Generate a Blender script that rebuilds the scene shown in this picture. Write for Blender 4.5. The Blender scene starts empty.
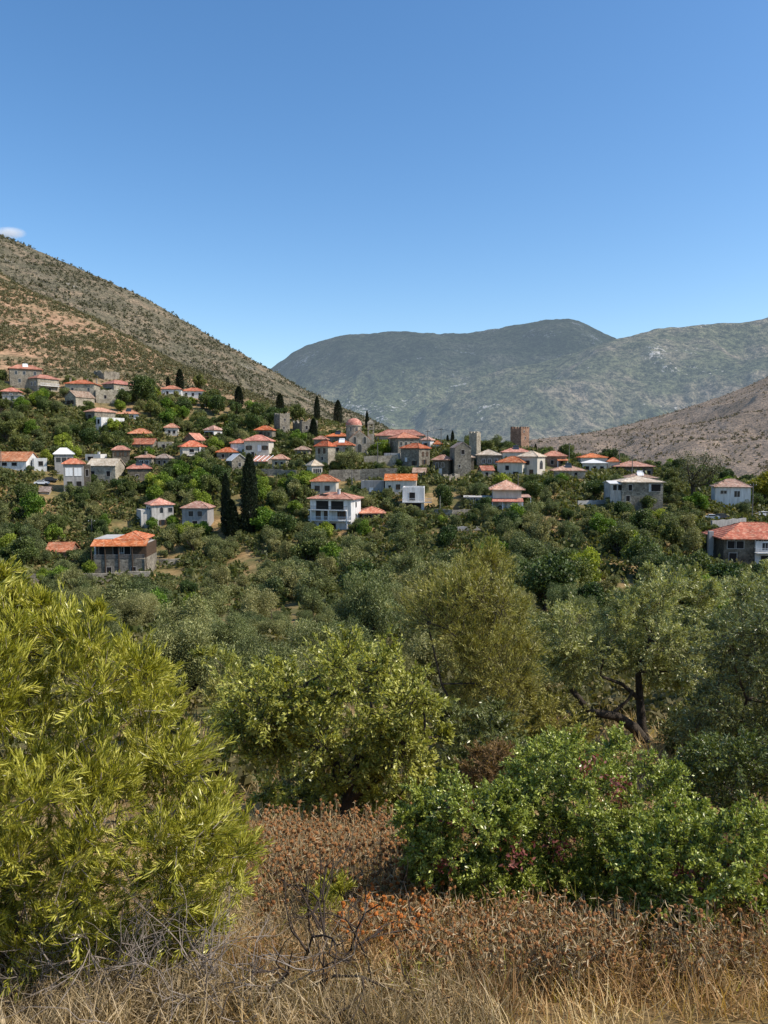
import bpy, math, random
import numpy as np
from mathutils import Vector, Matrix

RNG = np.random.default_rng(11)
random.seed(11)
scn = bpy.context.scene
col = scn.collection

# ------------------------------------------------------------------ camera
F = 770.0
PITCH = math.atan(57.0 / F)
CP, SP = math.cos(PITCH), math.sin(PITCH)


def ray(px, py):
    a = (px - 384.0) / F
    b = (512.0 - py) / F
    dy = b * SP + CP
    return a / dy, (b * CP - SP) / dy          # x/y and z/y


def P(px, py, Y):
    u, v = ray(px, py)
    return np.array([u * Y, Y, v * Y])


def proj(x, y, z):
    yc = y * CP - z * SP
    uc = y * SP + z * CP
    return 384.0 + F * x / yc, 512.0 - F * uc / yc


cam_d = bpy.data.cameras.new("camera")
cam = bpy.data.objects.new("camera", cam_d)
col.objects.link(cam)
cam.location = (0, 0, 0)
cam.rotation_euler = (math.radians(90) - PITCH, 0, 0)
cam_d.sensor_fit = 'HORIZONTAL'
cam_d.sensor_width = 36.0
cam_d.lens = 36.0 * F / 768.0
cam_d.clip_start = 0.05
cam_d.clip_end = 20000
scn.camera = cam

# ------------------------------------------------------------------ light
SUN_AZ, SUN_EL = math.radians(103), math.radians(48)     # azimuth clockwise from the view direction
sd = bpy.data.lights.new("sun", 'SUN')
sun = bpy.data.objects.new("sun", sd)
col.objects.link(sun)
sdir = Vector((math.sin(SUN_AZ) * math.cos(SUN_EL), math.cos(SUN_AZ) * math.cos(SUN_EL), math.sin(SUN_EL)))
sun.rotation_euler = sdir.to_track_quat('Z', 'Y').to_euler()
sd.energy = 5.0
sd.angle = math.radians(0.53)
sd.color = (1.0, 0.94, 0.85)

w = bpy.data.worlds.new("World")
scn.world = w
w.use_nodes = True
wn = w.node_tree.nodes
wl = w.node_tree.links
bg = wn.get('Background') or wn.new('ShaderNodeBackground')
sky = wn.new('ShaderNodeTexSky')
sky.sky_type = 'NISHITA'
sky.sun_disc = False
sky.sun_elevation = SUN_EL
sky.sun_rotation = SUN_AZ
sky.altitude = 300
sky.air_density = 1.0
sky.dust_density = 0.9
sky.ozone_density = 1.4
hs = wn.new('ShaderNodeHueSaturation')
hs.inputs['Saturation'].default_value = 1.26
hs.inputs['Value'].default_value = 1.26
wl.new(sky.outputs[0], hs.inputs['Color'])
wl.new(hs.outputs[0], bg.inputs['Color'])
bg.inputs['Strength'].default_value = 0.15

scn.view_settings.view_transform = 'Standard'
scn.view_settings.look = 'None'
scn.view_settings.exposure = 0
scn.view_settings.gamma = 1
scn.cycles.max_bounces = 6
scn.cycles.volume_bounces = 5
scn.cycles.diffuse_bounces = 1
scn.cycles.glossy_bounces = 2
scn.cycles.transmission_bounces = 3
scn.cycles.transparent_max_bounces = 6
scn.cycles.use_denoising = True

# ------------------------------------------------------------------ noise helpers


def vnoise(x, y, seed=0):
    xi = np.floor(x); yi = np.floor(y)
    xf = x - xi; yf = y - yi
    xf = xf * xf * (3 - 2 * xf); yf = yf * yf * (3 - 2 * yf)

    def h(a, b):
        s = np.sin(a * 127.1 + b * 311.7 + seed * 74.7) * 43758.5453
        return s - np.floor(s)
    return ((h(xi, yi) * (1 - xf) + h(xi + 1, yi) * xf) * (1 - yf) + (h(xi, yi + 1) * (1 - xf) + h(xi + 1, yi + 1) * xf) * yf) * 2 - 1


def fbm(x, y, seed=0, octv=5):
    r = 0; a = 1.0; t = 0
    for i in range(octv):
        r = r + a * vnoise(x * 2 ** i, y * 2 ** i, seed + i); t += a; a *= 0.5
    return r / t


def ridged(x, y, seed=0, octv=5):
    r = 0; a = 1.0; t = 0
    for i in range(octv):
        r = r + a * (1 - np.abs(vnoise(x * 2 ** i, y * 2 ** i, seed + i))); t += a; a *= 0.5
    return r / t


def smooth1(a, axis, sig):
    k = np.arange(-int(3 * sig), int(3 * sig) + 1)
    g = np.exp(-k * k / (2 * sig * sig)); g /= g.sum()
    pad = [(0, 0)] * a.ndim; pad[axis] = (len(k) // 2, len(k) // 2)
    b = np.pad(a, pad, mode='edge')
    return np.apply_along_axis(lambda m: np.convolve(m, g, mode='valid'), axis, b)


# ------------------------------------------------------------------ terrain field
NEAR = [(1.0, None), (2.0, None), (4, None), (8, None), (14, 841), (20, 766), (26, 728)]
COLS = [
    (-330, NEAR + [(40, 690), (60, 660), (100, 622), (140, 595), (165, 575), (190, 540), (215, 490), (235, 455), (265, 405), (300, 355), (400, 290), (600, 225), (800, 190), (900, 200), (1200, 260), (4500, 430)]),
    (0, NEAR + [(40, 690), (60, 660), (100, 625), (140, 600), (165, 581), (190, 548), (215, 500), (235, 470), (265, 430), (300, 392), (400, 342), (600, 292), (760, 257), (880, 252), (1100, 320), (4500, 450)]),
    (130, NEAR + [(40, 690), (60, 660), (100, 628), (140, 601), (165, 580), (185, 573), (200, 545), (215, 525), (235, 497), (260, 467), (290, 435), (325, 400), (360, 380), (500, 348), (620, 328), (700, 334), (900, 420), (4500, 455)]),
    (260, NEAR + [(40, 690), (60, 662), (100, 630), (140, 600), (165, 575), (190, 550), (205, 530), (225, 505), (250, 470), (280, 440), (310, 425), (350, 408), (430, 396), (520, 390), (600, 420), (900, 470), (4500, 458)]),
    (384, NEAR + [(40, 690), (60, 662), (100, 620), (125, 595), (150, 572), (175, 545), (192, 526), (210, 510), (235, 482), (255, 468), (280, 452), (310, 438), (340, 430), (380, 430), (450, 465), (900, 490), (4500, 460)]),
    (520, NEAR + [(40, 692), (60, 664), (100, 620), (125, 595), (150, 572), (180, 537), (205, 511), (225, 492), (240, 479), (260, 462), (285, 450), (310, 446), (340, 452), (450, 485), (900, 490), (4500, 460)]),
    (650, NEAR + [(40, 692), (60, 666), (100, 625), (125, 600), (150, 575), (175, 542), (200, 516), (215, 507), (240, 483), (265, 474), (290, 469), (330, 472), (450, 490), (900, 485), (4500, 460)]),
    (768, NEAR + [(40, 692), (60, 666), (100, 628), (140, 592), (165, 570), (180, 558), (200, 530), (220, 512), (245, 500), (270, 492), (300, 485), (400, 488), (500, 495), (900, 480), (4500, 460)]),
    (1100, NEAR + [(40, 690), (60, 660), (100, 620), (140, 585), (165, 562), (180, 548), (200, 520), (220, 500), (245, 485), (270, 478), (300, 470), (400, 470), (500, 480), (900, 470), (4500, 460)]),
]
LY = np.linspace(math.log(1.0), math.log(4500.0), 420)
UG = np.linspace(-1.3, 1.3, 161)


def build_field():
    us, prof = [], []
    for px, pts in COLS:
        us.append(ray(px, 500)[0])
        ly, v = [], []
        for Y, py in pts:
            ly.append(math.log(Y))
            v.append(-(1.7 / Y + .37) if py is None else ray(px, py)[1])
        # interpolate on height above the sight line: z itself, in log distance
        zz = np.array(v) * np.exp(np.array(ly))
        prof.append(np.interp(LY, ly, zz))
    prof = np.array(prof)
    near = -(1.7 + .37 * np.exp(LY))
    G = np.array([[np.interp(u, us, prof[:, j]) for j in range(len(LY))] for u in UG])
    m = np.exp(LY) < 13
    G[:, m] = near[m][None, :]
    G = smooth1(G, 1, 4.0)
    G = smooth1(G, 0, 3.0)
    return G


GF = build_field()


def height(x, y):
    x = np.asarray(x, float); y = np.asarray(y, float)
    yy = np.clip(y, 1.2, 4400)
    u = np.clip(x / np.maximum(y, 3.0), -1.29, 1.29)
    fi = (u - UG[0]) / (UG[1] - UG[0]); fj = (np.log(yy) - LY[0]) / (LY[1] - LY[0])
    i = np.clip(fi.astype(int), 0, len(UG) - 2); j = np.clip(fj.astype(int), 0, len(LY) - 2)
    a = fi - i; b = fj - j
    z = (GF[i, j] * (1 - a) + GF[i + 1, j] * a) * (1 - b) + (GF[i, j + 1] * (1 - a) + GF[i + 1, j + 1] * a) * b
    z = np.where(y < 1.2, -(1.7 + .37 * y), z)
    amp = np.clip((y - 330) / 300, 0, 1) * 7
    z = z + amp * (ridged(x / 120, y / 120, 3) - .6) + np.clip(y / 200, .04, .5) * fbm(x / 9, y / 9, 5, 3)
    return z


def hz(x, y):
    return float(height(np.array([x]), np.array([y]))[0])


def hit(px, py, y0=60.0, y1=700.0):
    u, v = ray(px, py)
    Y = np.exp(np.linspace(math.log(y0), math.log(y1), 1500))
    d = v * Y - height(u * Y, Y)
    k = np.where(d < 0)[0]
    if len(k) == 0 or k[0] == 0:
        k = [int(np.argmin(np.abs(d)))]
    Yh = Y[k[0]]
    return np.array([u * Yh, Yh, hz(u * Yh, Yh)])


# ------------------------------------------------------------------ mesh helpers


def mesh_np(name, V, quads=None, tris=None, attrs=None, smooth=False):
    V = np.asarray(V, np.float32)
    parts = []; tot = []
    if quads is not None and len(quads):
        q = np.asarray(quads, np.int32); parts.append(q.ravel()); tot.append(np.full(len(q), 4, np.int32))
    if tris is not None and len(tris):
        t = np.asarray(tris, np.int32); parts.append(t.ravel()); tot.append(np.full(len(t), 3, np.int32))
    loops = np.concatenate(parts); tot = np.concatenate(tot)
    me = bpy.data.meshes.new(name)
    me.vertices.add(len(V)); me.vertices.foreach_set('co', V.ravel())
    me.loops.add(len(loops)); me.loops.foreach_set('vertex_index', loops)
    me.polygons.add(len(tot))
    st = np.concatenate([[0], np.cumsum(tot)[:-1]]).astype(np.int32)
    me.polygons.foreach_set('loop_start', st)
    me.polygons.foreach_set('use_smooth', np.full(len(tot), bool(smooth)))
    for k, a in (attrs or {}).items():
        at = me.attributes.new(k, 'FLOAT', 'POINT')
        at.data.foreach_set('value', np.asarray(a, np.float32))
    me.update(calc_edges=True)
    me.validate()
    return me


def link(name, me, mat=None, parent=None, loc=None, rotz=None):
    o = bpy.data.objects.new(name, me)
    col.objects.link(o)
    if mat is not None and me is not None and not me.materials:
        me.materials.append(mat)
    if parent is not None:
        o.parent = parent
    if loc is not None:
        o.location = [float(c) for c in loc]
    if rotz is not None:
        o.rotation_euler = (0, 0, rotz)
    return o


def tag(o, label=None, cat=None, group=None, kind=None):
    if label: o['label'] = label
    if cat: o['category'] = cat
    if group: o['group'] = group
    if kind: o['kind'] = kind
    return o


def thing(name, label, cat, loc=(0, 0, 0), rotz=0, group=None):
    o = link(name, None, None, None, loc, rotz)
    return tag(o, label, cat, group)


class MB:
    """collects polygons for one mesh"""

    def __init__(s):
        s.v = []; s.q = []; s.t = []

    def quad(s, a, b, c, d):
        n = len(s.v); s.v += [a, b, c, d]; s.q.append((n, n + 1, n + 2, n + 3)); return s

    def tri(s, a, b, c):
        n = len(s.v); s.v += [a, b, c]; s.t.append((n, n + 1, n + 2)); return s

    def box(s, x0, x1, y0, y1, z0, z1):
        n = len(s.v)
        s.v += [(x0, y0, z0), (x1, y0, z0), (x1, y1, z0), (x0, y1, z0), (x0, y0, z1), (x1, y0, z1), (x1, y1, z1), (x0, y1, z1)]
        for f in ((0, 3, 2, 1), (4, 5, 6, 7), (0, 1, 5, 4), (1, 2, 6, 5), (2, 3, 7, 6), (3, 0, 4, 7)):
            s.q.append(tuple(n + i for i in f))
        return s

    def tube(s, pts, rad, n=6):
        V, Q = tube_np([pts], [rad], n)
        k = len(s.v); s.v += [tuple(p) for p in V]; s.q += [tuple(int(i) + k for i in f) for f in Q]
        return s

    def lathe(s, prof, n=16, cx=0, cy=0):
        k = len(s.v)
        for r, z in prof:
            for i in range(n):
                a = 2 * math.pi * i / n
                s.v.append((cx + r * math.cos(a), cy + r * math.sin(a), z))
        for j in range(len(prof) - 1):
            for i in range(n):
                i2 = (i + 1) % n
                s.q.append((k + j * n + i, k + j * n + i2, k + (j + 1) * n + i2, k + (j + 1) * n + i))
        return s

    def mesh(s, name, smooth=False):
        return mesh_np(name, s.v, s.q, s.t, smooth=smooth)

    def build(s, name, mat, parent=None, loc=None, rotz=None, smooth=False):
        return link(name, s.mesh(name, smooth), mat, parent, loc, rotz)


def tube_np(paths, rads, n=5):
    """tubes along polylines -> verts, quads"""
    Vs, Qs = [], []; off = 0
    ang = np.arange(n) * 2 * math.pi / n
    ca, sa = np.cos(ang), np.sin(ang)
    for pts, rad in zip(paths, rads):
        p = np.asarray(pts, float); r = np.asarray(rad, float)
        t = np.gradient(p, axis=0)
        t /= np.linalg.norm(t, axis=1)[:, None] + 1e-9
        ref = np.array([0.31, 0.2, 0.93]) if abs(t[0] @ np.array([0.31, 0.2, 0.93])) < .9 else np.array([1.0, 0, 0])
        s = np.cross(t, ref); s /= np.linalg.norm(s, axis=1)[:, None] + 1e-9
        b = np.cross(t, s)
        ring = p[:, None, :] + r[:, None, None] * (ca[None, :, None] * s[:, None, :] + sa[None, :, None] * b[:, None, :])
        m = len(p)
        Vs.append(ring.reshape(-1, 3))
        i = np.arange(m - 1)[:, None] * n; k = np.arange(n)[None, :]; k2 = (k + 1) % n
        q = np.stack([i + k, i + k2, i + n + k2, i + n + k], -1).reshape(-1, 4) + off
        Qs.append(q); off += m * n
    return np.concatenate(Vs), np.concatenate(Qs)


def unit(a):
    return a / (np.linalg.norm(a, axis=-1, keepdims=True) + 1e-9)


def leaves_diamond(p, d, L, W, nrm=None, rng=RNG):
    """flat pointed leaves: base p, direction d, length L, width W, approximate normal nrm"""
    n = len(p)
    if nrm is None:
        nrm = rng.normal(size=(n, 3))
    side = unit(np.cross(d, nrm)); L = np.broadcast_to(np.asarray(L, float), (n,))[:, None]; W = np.broadcast_to(np.asarray(W, float), (n,))[:, None]
    mid = p + d * L * .48
    V = np.stack([p, mid + side * W * .5, p + d * L, mid - side * W * .5], 1).reshape(-1, 3)
    Q = np.arange(n * 4).reshape(n, 4)
    return V, Q


def leaves_lance(p, d, L, W, nrm, droop=.15, rng=RNG):
    """long narrow leaves bent along their length, eight corners each"""
    n = len(p)
    side = unit(np.cross(d, nrm)); up = unit(np.cross(side, d))
    L = np.broadcast_to(np.asarray(L, float), (n,))[:, None]; W = np.broadcast_to(np.asarray(W, float), (n,))[:, None]
    rows = []
    for t, ww in ((0, .18), (.35, 1.0), (.7, .8), (1.0, .08)):
        c = p + d * L * t - up * L * droop * t * t
        rows += [c - side * W * .5 * ww, c + side * W * .5 * ww]
    V = np.stack(rows, 1).reshape(-1, 3)
    b = np.arange(n)[:, None] * 8
    Q = np.concatenate([b + np.array([[0, 1, 3, 2]]), b + np.array([[2, 3, 5, 4]]), b + np.array([[4, 5, 7, 6]])], 0)
    return V, Q


# ------------------------------------------------------------------ materials
MATS = {}


def new_mat(name):
    m = bpy.data.materials.new(name); m.use_nodes = True
    nt = m.node_tree; nt.nodes.clear()
    out = nt.nodes.new('ShaderNodeOutputMaterial')
    MATS[name] = m
    return m, nt.nodes, nt.links, out


def ramp(N, stops, interp='LINEAR'):
    r = N.new('ShaderNodeValToRGB'); r.color_ramp.interpolation = interp
    e = r.color_ramp.elements
    while len(e) > 1: e.remove(e[-1])
    e[0].position = stops[0][0]; e[0].color = (*stops[0][1], 1)
    for p_, c in stops[1:]:
        k = e.new(p_); k.color = (*c, 1)
    return r


def mixc(N, Lk, a, b, fac, mode='MIX'):
    m = N.new('ShaderNodeMix'); m.data_type = 'RGBA'; m.blend_type = mode
    for sock, v in ((m.inputs[6], a), (m.inputs[7], b), (m.inputs[0], fac)):
        if hasattr(v, 'node'): Lk.new(v, sock)
        elif isinstance(v, (tuple, list)): sock.default_value = (*v, 1)
        else: sock.default_value = v
    return m.outputs[2]


def noise(N, Lk, vec, scale, detail=4, rough=.6):
    n = N.new('ShaderNodeTexNoise'); n.inputs['Scale'].default_value = scale
    n.inputs['Detail'].default_value = detail; n.inputs['Roughness'].default_value = rough
    if vec is not None: Lk.new(vec, n.inputs['Vector'])
    return n.outputs['Fac']


def coords(N, which='Object'):
    t = N.new('ShaderNodeTexCoord'); return t.outputs[which]


def foliage(name, dark, mid, light, trans=.35, gloss=.35, objvar=.25, rough=.45):
    m, N, Lk, out = new_mat(name)
    at = N.new('ShaderNodeAttribute'); at.attribute_name = 'rnd'
    r = ramp(N, [(0, dark), (.5, mid), (1, light)])
    Lk.new(at.outputs['Fac'], r.inputs[0])
    oi = N.new('ShaderNodeObjectInfo')
    mr = N.new('ShaderNodeMapRange'); Lk.new(oi.outputs['Random'], mr.inputs[0])
    mr.inputs[3].default_value = 1 - objvar; mr.inputs[4].default_value = 1 + objvar
    hsv = N.new('ShaderNodeHueSaturation'); Lk.new(r.outputs[0], hsv.inputs['Color']); Lk.new(mr.outputs[0], hsv.inputs['Value'])
    mr2 = N.new('ShaderNodeMapRange'); Lk.new(oi.outputs['Random'], mr2.inputs[0])
    mr2.inputs[3].default_value = .5 + .03 * objvar / .25; mr2.inputs[4].default_value = .5 - .03 * objvar / .25
    Lk.new(mr2.outputs[0], hsv.inputs['Hue'])
    pr = N.new('ShaderNodeBsdfPrincipled'); Lk.new(hsv.outputs[0], pr.inputs['Base Color'])
    pr.inputs['Roughness'].default_value = rough; pr.inputs['Specular IOR Level'].default_value = gloss
    pr.inputs['Specular Tint'].default_value = (1, .97, .85, 1)
    tr = N.new('ShaderNodeBsdfTranslucent')
    tc = mixc(N, Lk, hsv.outputs[0], (1.3, 1.3, .45), 1.0, 'MULTIPLY')
    Lk.new(tc, tr.inputs['Color'])
    mx = N.new('ShaderNodeMixShader'); mx.inputs[0].default_value = trans
    Lk.new(pr.outputs[0], mx.inputs[1]); Lk.new(tr.outputs[0], mx.inputs[2]); Lk.new(mx.outputs[0], out.inputs[0])
    return m


def surf(name, c1, c2, scale=1.5, rough=.85, bump=.3, fine=8.0, stain=None, coord='Object', fleck=None):
    m, N, Lk, out = new_mat(name)
    v = coords(N, coord)
    f1 = noise(N, Lk, v, scale, 5)
    r = ramp(N, [(.3, c1), (.7, c2)]); Lk.new(f1, r.inputs[0])
    c = r.outputs[0]
    f2 = noise(N, Lk, v, fine, 3)
    c = mixc(N, Lk, c, (.55, .52, .5), f2, 'OVERLAY') if fleck is None else c
    if fleck is not None:
        rr = ramp(N, [(.42, (0, 0, 0)), (.6, (1, 1, 1))]); Lk.new(f2, rr.inputs[0])
        c = mixc(N, Lk, c, fleck, rr.outputs[0])
    if stain is not None:
        mp = N.new('ShaderNodeMapping'); Lk.new(v, mp.inputs[0]); mp.inputs['Scale'].default_value = (1.2, 1.2, .18)
        f3 = noise(N, Lk, mp.outputs[0], 1.2, 5)
        rr = ramp(N, [(.4, (0, 0, 0)), (.7, (.9, .9, .9))]); Lk.new(f3, rr.inputs[0])
        c = mixc(N, Lk, c, stain, rr.outputs[0])
    pr = N.new('ShaderNodeBsdfPrincipled'); Lk.new(c, pr.inputs['Base Color'])
    pr.inputs['Roughness'].default_value = rough; pr.inputs['Specular IOR Level'].default_value = .25
    if bump:
        b = N.new('ShaderNodeBump'); b.inputs['Strength'].default_value = bump; b.inputs['Distance'].default_value = .15
        Lk.new(f2, b.inputs['Height']); Lk.new(b.outputs[0], pr.inputs['Normal'])
    Lk.new(pr.outputs[0], out.inputs[0])
    return m


def stone(name, c1, c2, mortar, size=.42):
    """rubble masonry"""
    m, N, Lk, out = new_mat(name)
    v = coords(N)
    vo = N.new('ShaderNodeTexVoronoi'); vo.inputs['Scale'].default_value = 1 / size; Lk.new(v, vo.inputs['Vector'])
    sx = N.new('ShaderNodeSeparateColor'); Lk.new(vo.outputs['Color'], sx.inputs[0])
    r = ramp(N, [(0, c1), (1, c2)]); Lk.new(sx.outputs[0], r.inputs[0])
    ve = N.new('ShaderNodeTexVoronoi'); ve.feature = 'DISTANCE_TO_EDGE'; ve.inputs['Scale'].default_value = 1 / size; Lk.new(v, ve.inputs['Vector'])
    rr = ramp(N, [(0, (1, 1, 1)), (.09, (0, 0, 0))]); Lk.new(ve.outputs['Distance'], rr.inputs[0])
    c = mixc(N, Lk, r.outputs[0], mortar, rr.outputs[0])
    big = noise(N, Lk, v, .35, 5)
    rb = ramp(N, [(.3, (.55, .53, .5)), (.7, (1.15, 1.12, 1.05))]); Lk.new(big, rb.inputs[0])
    c = mixc(N, Lk, c, rb.outputs[0], 1.0, 'MULTIPLY')
    pr = N.new('ShaderNodeBsdfPrincipled'); Lk.new(c, pr.inputs['Base Color']); pr.inputs['Roughness'].default_value = .92
    pr.inputs['Specular IOR Level'].default_value = .15
    b = N.new('ShaderNodeBump'); b.inputs['Strength'].default_value = .6; b.inputs['Distance'].default_value = .08
    Lk.new(ve.outputs['Distance'], b.inputs['Height']); Lk.new(b.outputs[0], pr.inputs['Normal'])
    Lk.new(pr.outputs[0], out.inputs[0])
    return m


def tiles(name, c1, c2, c3):
    """clay roof tiles: rows, courses and weathered patches"""
    m, N, Lk, out = new_mat(name)
    v = coords(N)
    br = N.new('ShaderNodeTexVoronoi'); br.inputs['Scale'].default_value = 2.6; Lk.new(v, br.inputs['Vector'])
    sx = N.new('ShaderNodeSeparateColor'); Lk.new(br.outputs['Color'], sx.inputs[0])
    r = ramp(N, [(0, c1), (.6, c2), (1, c3)]); Lk.new(sx.outputs[0], r.inputs[0])
    big = noise(N, Lk, v, .45, 5)
    rb = ramp(N, [(.3, (.6, .58, .55)), (.65, (1.1, 1.1, 1.1))]); Lk.new(big, rb.inputs[0])
    c = mixc(N, Lk, r.outputs[0], rb.outputs[0], 1.0, 'MULTIPLY')
    w1 = N.new('ShaderNodeTexWave'); w1.bands_direction = 'Z'; w1.inputs['Scale'].default_value = 1.1; w1.inputs['Distortion'].default_value = .6; Lk.new(v, w1.inputs['Vector'])
    rw = ramp(N, [(0, (.62, .62, .62)), (.35, (1, 1, 1))]); Lk.new(w1.outputs['Fac'], rw.inputs[0])
    c = mixc(N, Lk, c, rw.outputs[0], .6, 'MULTIPLY')
    oi = N.new('ShaderNodeObjectInfo'); hv = N.new('ShaderNodeHueSaturation'); Lk.new(c, hv.inputs['Color'])
    for so, a_, b_ in (('Value', .78, 1.18), ('Saturation', .82, 1.15), ('Hue', .492, .503)):
        wn_ = N.new('ShaderNodeTexWhiteNoise'); wn_.noise_dimensions = '1D'
        ma = N.new('ShaderNodeMath'); ma.operation = 'ADD'; Lk.new(oi.outputs['Random'], ma.inputs[0]); ma.inputs[1].default_value = a_ * 9; Lk.new(ma.outputs[0], wn_.inputs['W'])
        mr = N.new('ShaderNodeMapRange'); Lk.new(wn_.outputs['Value'], mr.inputs[0]); mr.inputs[3].default_value = a_; mr.inputs[4].default_value = b_
        Lk.new(mr.outputs[0], hv.inputs[so])
    li = noise(N, Lk, v, 1.1, 5, .7); rl = ramp(N, [(.55, (0, 0, 0)), (.72, (.8, .8, .8))]); Lk.new(li, rl.inputs[0])
    c = mixc(N, Lk, hv.outputs[0], (.2, .17, .12), rl.outputs[0])
    pr = N.new('ShaderNodeBsdfPrincipled'); Lk.new(c, pr.inputs['Base Color']); pr.inputs['Roughness'].default_value = .85
    pr.inputs['Specular IOR Level'].default_value = .2
    b = N.new('ShaderNodeBump'); b.inputs['Strength'].default_value = .5; b.inputs['Distance'].default_value = .1
    Lk.new(w1.outputs['Fac'], b.inputs['Height']); Lk.new(b.outputs[0], pr.inputs['Normal'])
    Lk.new(pr.outputs[0], out.inputs[0])
    return m


M = {}
M['stone_grey'] = stone('stone_grey', (.15, .135, .11), (.36, .325, .265), (.25, .225, .185))
M['stone_dark'] = stone('stone_dark', (.085, .075, .06), (.21, .185, .145), (.14, .12, .095))
M['stone_tan'] = stone('stone_tan', (.26, .225, .17), (.5, .45, .36), (.42, .38, .31))
M['stone_red'] = stone('stone_red', (.22, .125, .09), (.4, .26, .19), (.3, .2, .145))
M['white'] = surf('white_plaster', (.68, .66, .62), (.8, .785, .755), .4, .8, .05, 6, stain=(.46, .43, .385))
M['cream'] = surf('cream_plaster', (.54, .48, .39), (.66, .6, .5), .4, .85, .08, 6, stain=(.4, .36, .3))
M['grey'] = surf('grey_render', (.27, .26, .245), (.38, .365, .34), .5, .9, .1, 5, stain=(.2, .19, .18))
M['pale_stain'] = surf('weathered_plaster', (.42, .4, .36), (.62, .59, .54), .5, .9, .12, 4, stain=(.22, .2, .18))
M['brownwood'] = surf('brown_wood', (.05, .035, .022), (.11, .07, .045), 3, .7, .1)
M['greywood'] = surf('grey_wood', (.1, .095, .085), (.2, .19, .17), 3, .8, .15)
M['darkmetal'] = surf('dark_metal', (.02, .02, .02), (.04, .04, .04), 3, .5, 0)
M['whitetrim'] = surf('white_trim', (.7, .7, .69), (.78, .78, .77), 2, .6, 0)
M['greenpaint'] = surf('green_paint', (.05, .1, .07), (.07, .13, .09), 2, .6, 0)
M['opening'] = surf('dark_opening', (.012, .011, .01), (.025, .022, .02), 2, .9, 0)
m, N, Lk, out = new_mat('window_glass')
pr = N.new('ShaderNodeBsdfPrincipled'); pr.inputs['Base Color'].default_value = (.03, .035, .04, 1); pr.inputs['Roughness'].default_value = .12
Lk.new(pr.outputs[0], out.inputs[0]); M['glass'] = m
M['red'] = tiles('red_tiles', (.42, .125, .065), (.56, .2, .105), (.66, .33, .2))
M['orange'] = tiles('orange_tiles', (.46, .15, .065), (.6, .23, .11), (.68, .36, .21))
M['pink'] = tiles('faded_tiles', (.42, .2, .13), (.58, .31, .2), (.66, .45, .33))
M['pale'] = tiles('pale_tiles', (.48, .38, .27), (.6, .5, .38), (.68, .6, .48))
M['dusty'] = tiles('dusty_tiles', (.27, .17, .12), (.42, .3, .22), (.5, .4, .32))
M['concrete'] = surf('concrete', (.36, .34, .31), (.5, .48, .44), .6, .9, .1, 5)
M['panel'] = surf('pale_sheet', (.6, .58, .54), (.72, .7, .66), 1.0, .6, .05)
M['bark'] = surf('bark', (.035, .028, .02), (.09, .072, .055), 6, .95, .5, 20)
M['bark_pale'] = surf('bark_pale', (.1, .085, .065), (.22, .19, .15), 6, .95, .4, 25)
# ------------------------------------------------------------------ ground
def ground_mat():
    m, N, Lk, out = new_mat('dry_ground')
    v = coords(N, 'Object')
    n1 = noise(N, Lk, v, .09, 5); n2 = noise(N, Lk, v, 1.3, 5, .7); n3 = noise(N, Lk, v, .35, 4)
    r1 = ramp(N, [(.3, (.2, .115, .055)), (.5, (.4, .25, .11)), (.62, (.5, .33, .155)), (.75, (.26, .2, .11))]); Lk.new(n3, r1.inputs[0])
    r2 = ramp(N, [(.35, (.55, .55, .55)), (.65, (1.1, 1.1, 1.1))]); Lk.new(n2, r2.inputs[0])
    c = mixc(N, Lk, r1.outputs[0], r2.outputs[0], 1.0, 'MULTIPLY')
    rg = ramp(N, [(.4, (.15, .15, .15)), (.58, (.9, .9, .9))]); Lk.new(n1, rg.inputs[0])
    c = mixc(N, Lk, c, (.1, .102, .036), rg.outputs[0])
    # upper slopes: red-brown stony scrub with pale rock
    at = N.new('ShaderNodeAttribute'); at.attribute_name = 'hill'
    h1 = noise(N, Lk, v, .035, 6, .65); h2 = noise(N, Lk, v, .28, 4, .7)
    rh = ramp(N, [(.32, (.15, .135, .075)), (.46, (.27, .19, .105)), (.58, (.4, .24, .14)), (.72, (.33, .26, .18))]); Lk.new(h1, rh.inputs[0])
    rk = ramp(N, [(.35, (.45, .45, .42)), (.55, (1, 1, 1)), (.72, (1.45, 1.42, 1.4))]); Lk.new(h2, rk.inputs[0])
    ch = mixc(N, Lk, rh.outputs[0], rk.outputs[0], 1.0, 'MULTIPLY')
    c = mixc(N, Lk, c, ch, at.outputs['Fac'])
    pr = N.new('ShaderNodeBsdfPrincipled'); Lk.new(c, pr.inputs['Base Color']); pr.inputs['Roughness'].default_value = .95
    pr.inputs['Specular IOR Level'].default_value = .1
    b = N.new('ShaderNodeBump'); b.inputs['Strength'].default_value = .5; b.inputs['Distance'].default_value = .2
    Lk.new(n2, b.inputs['Height']); Lk.new(b.outputs[0], pr.inputs['Normal'])
    Lk.new(pr.outputs[0], out.inputs[0])
    return m


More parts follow.
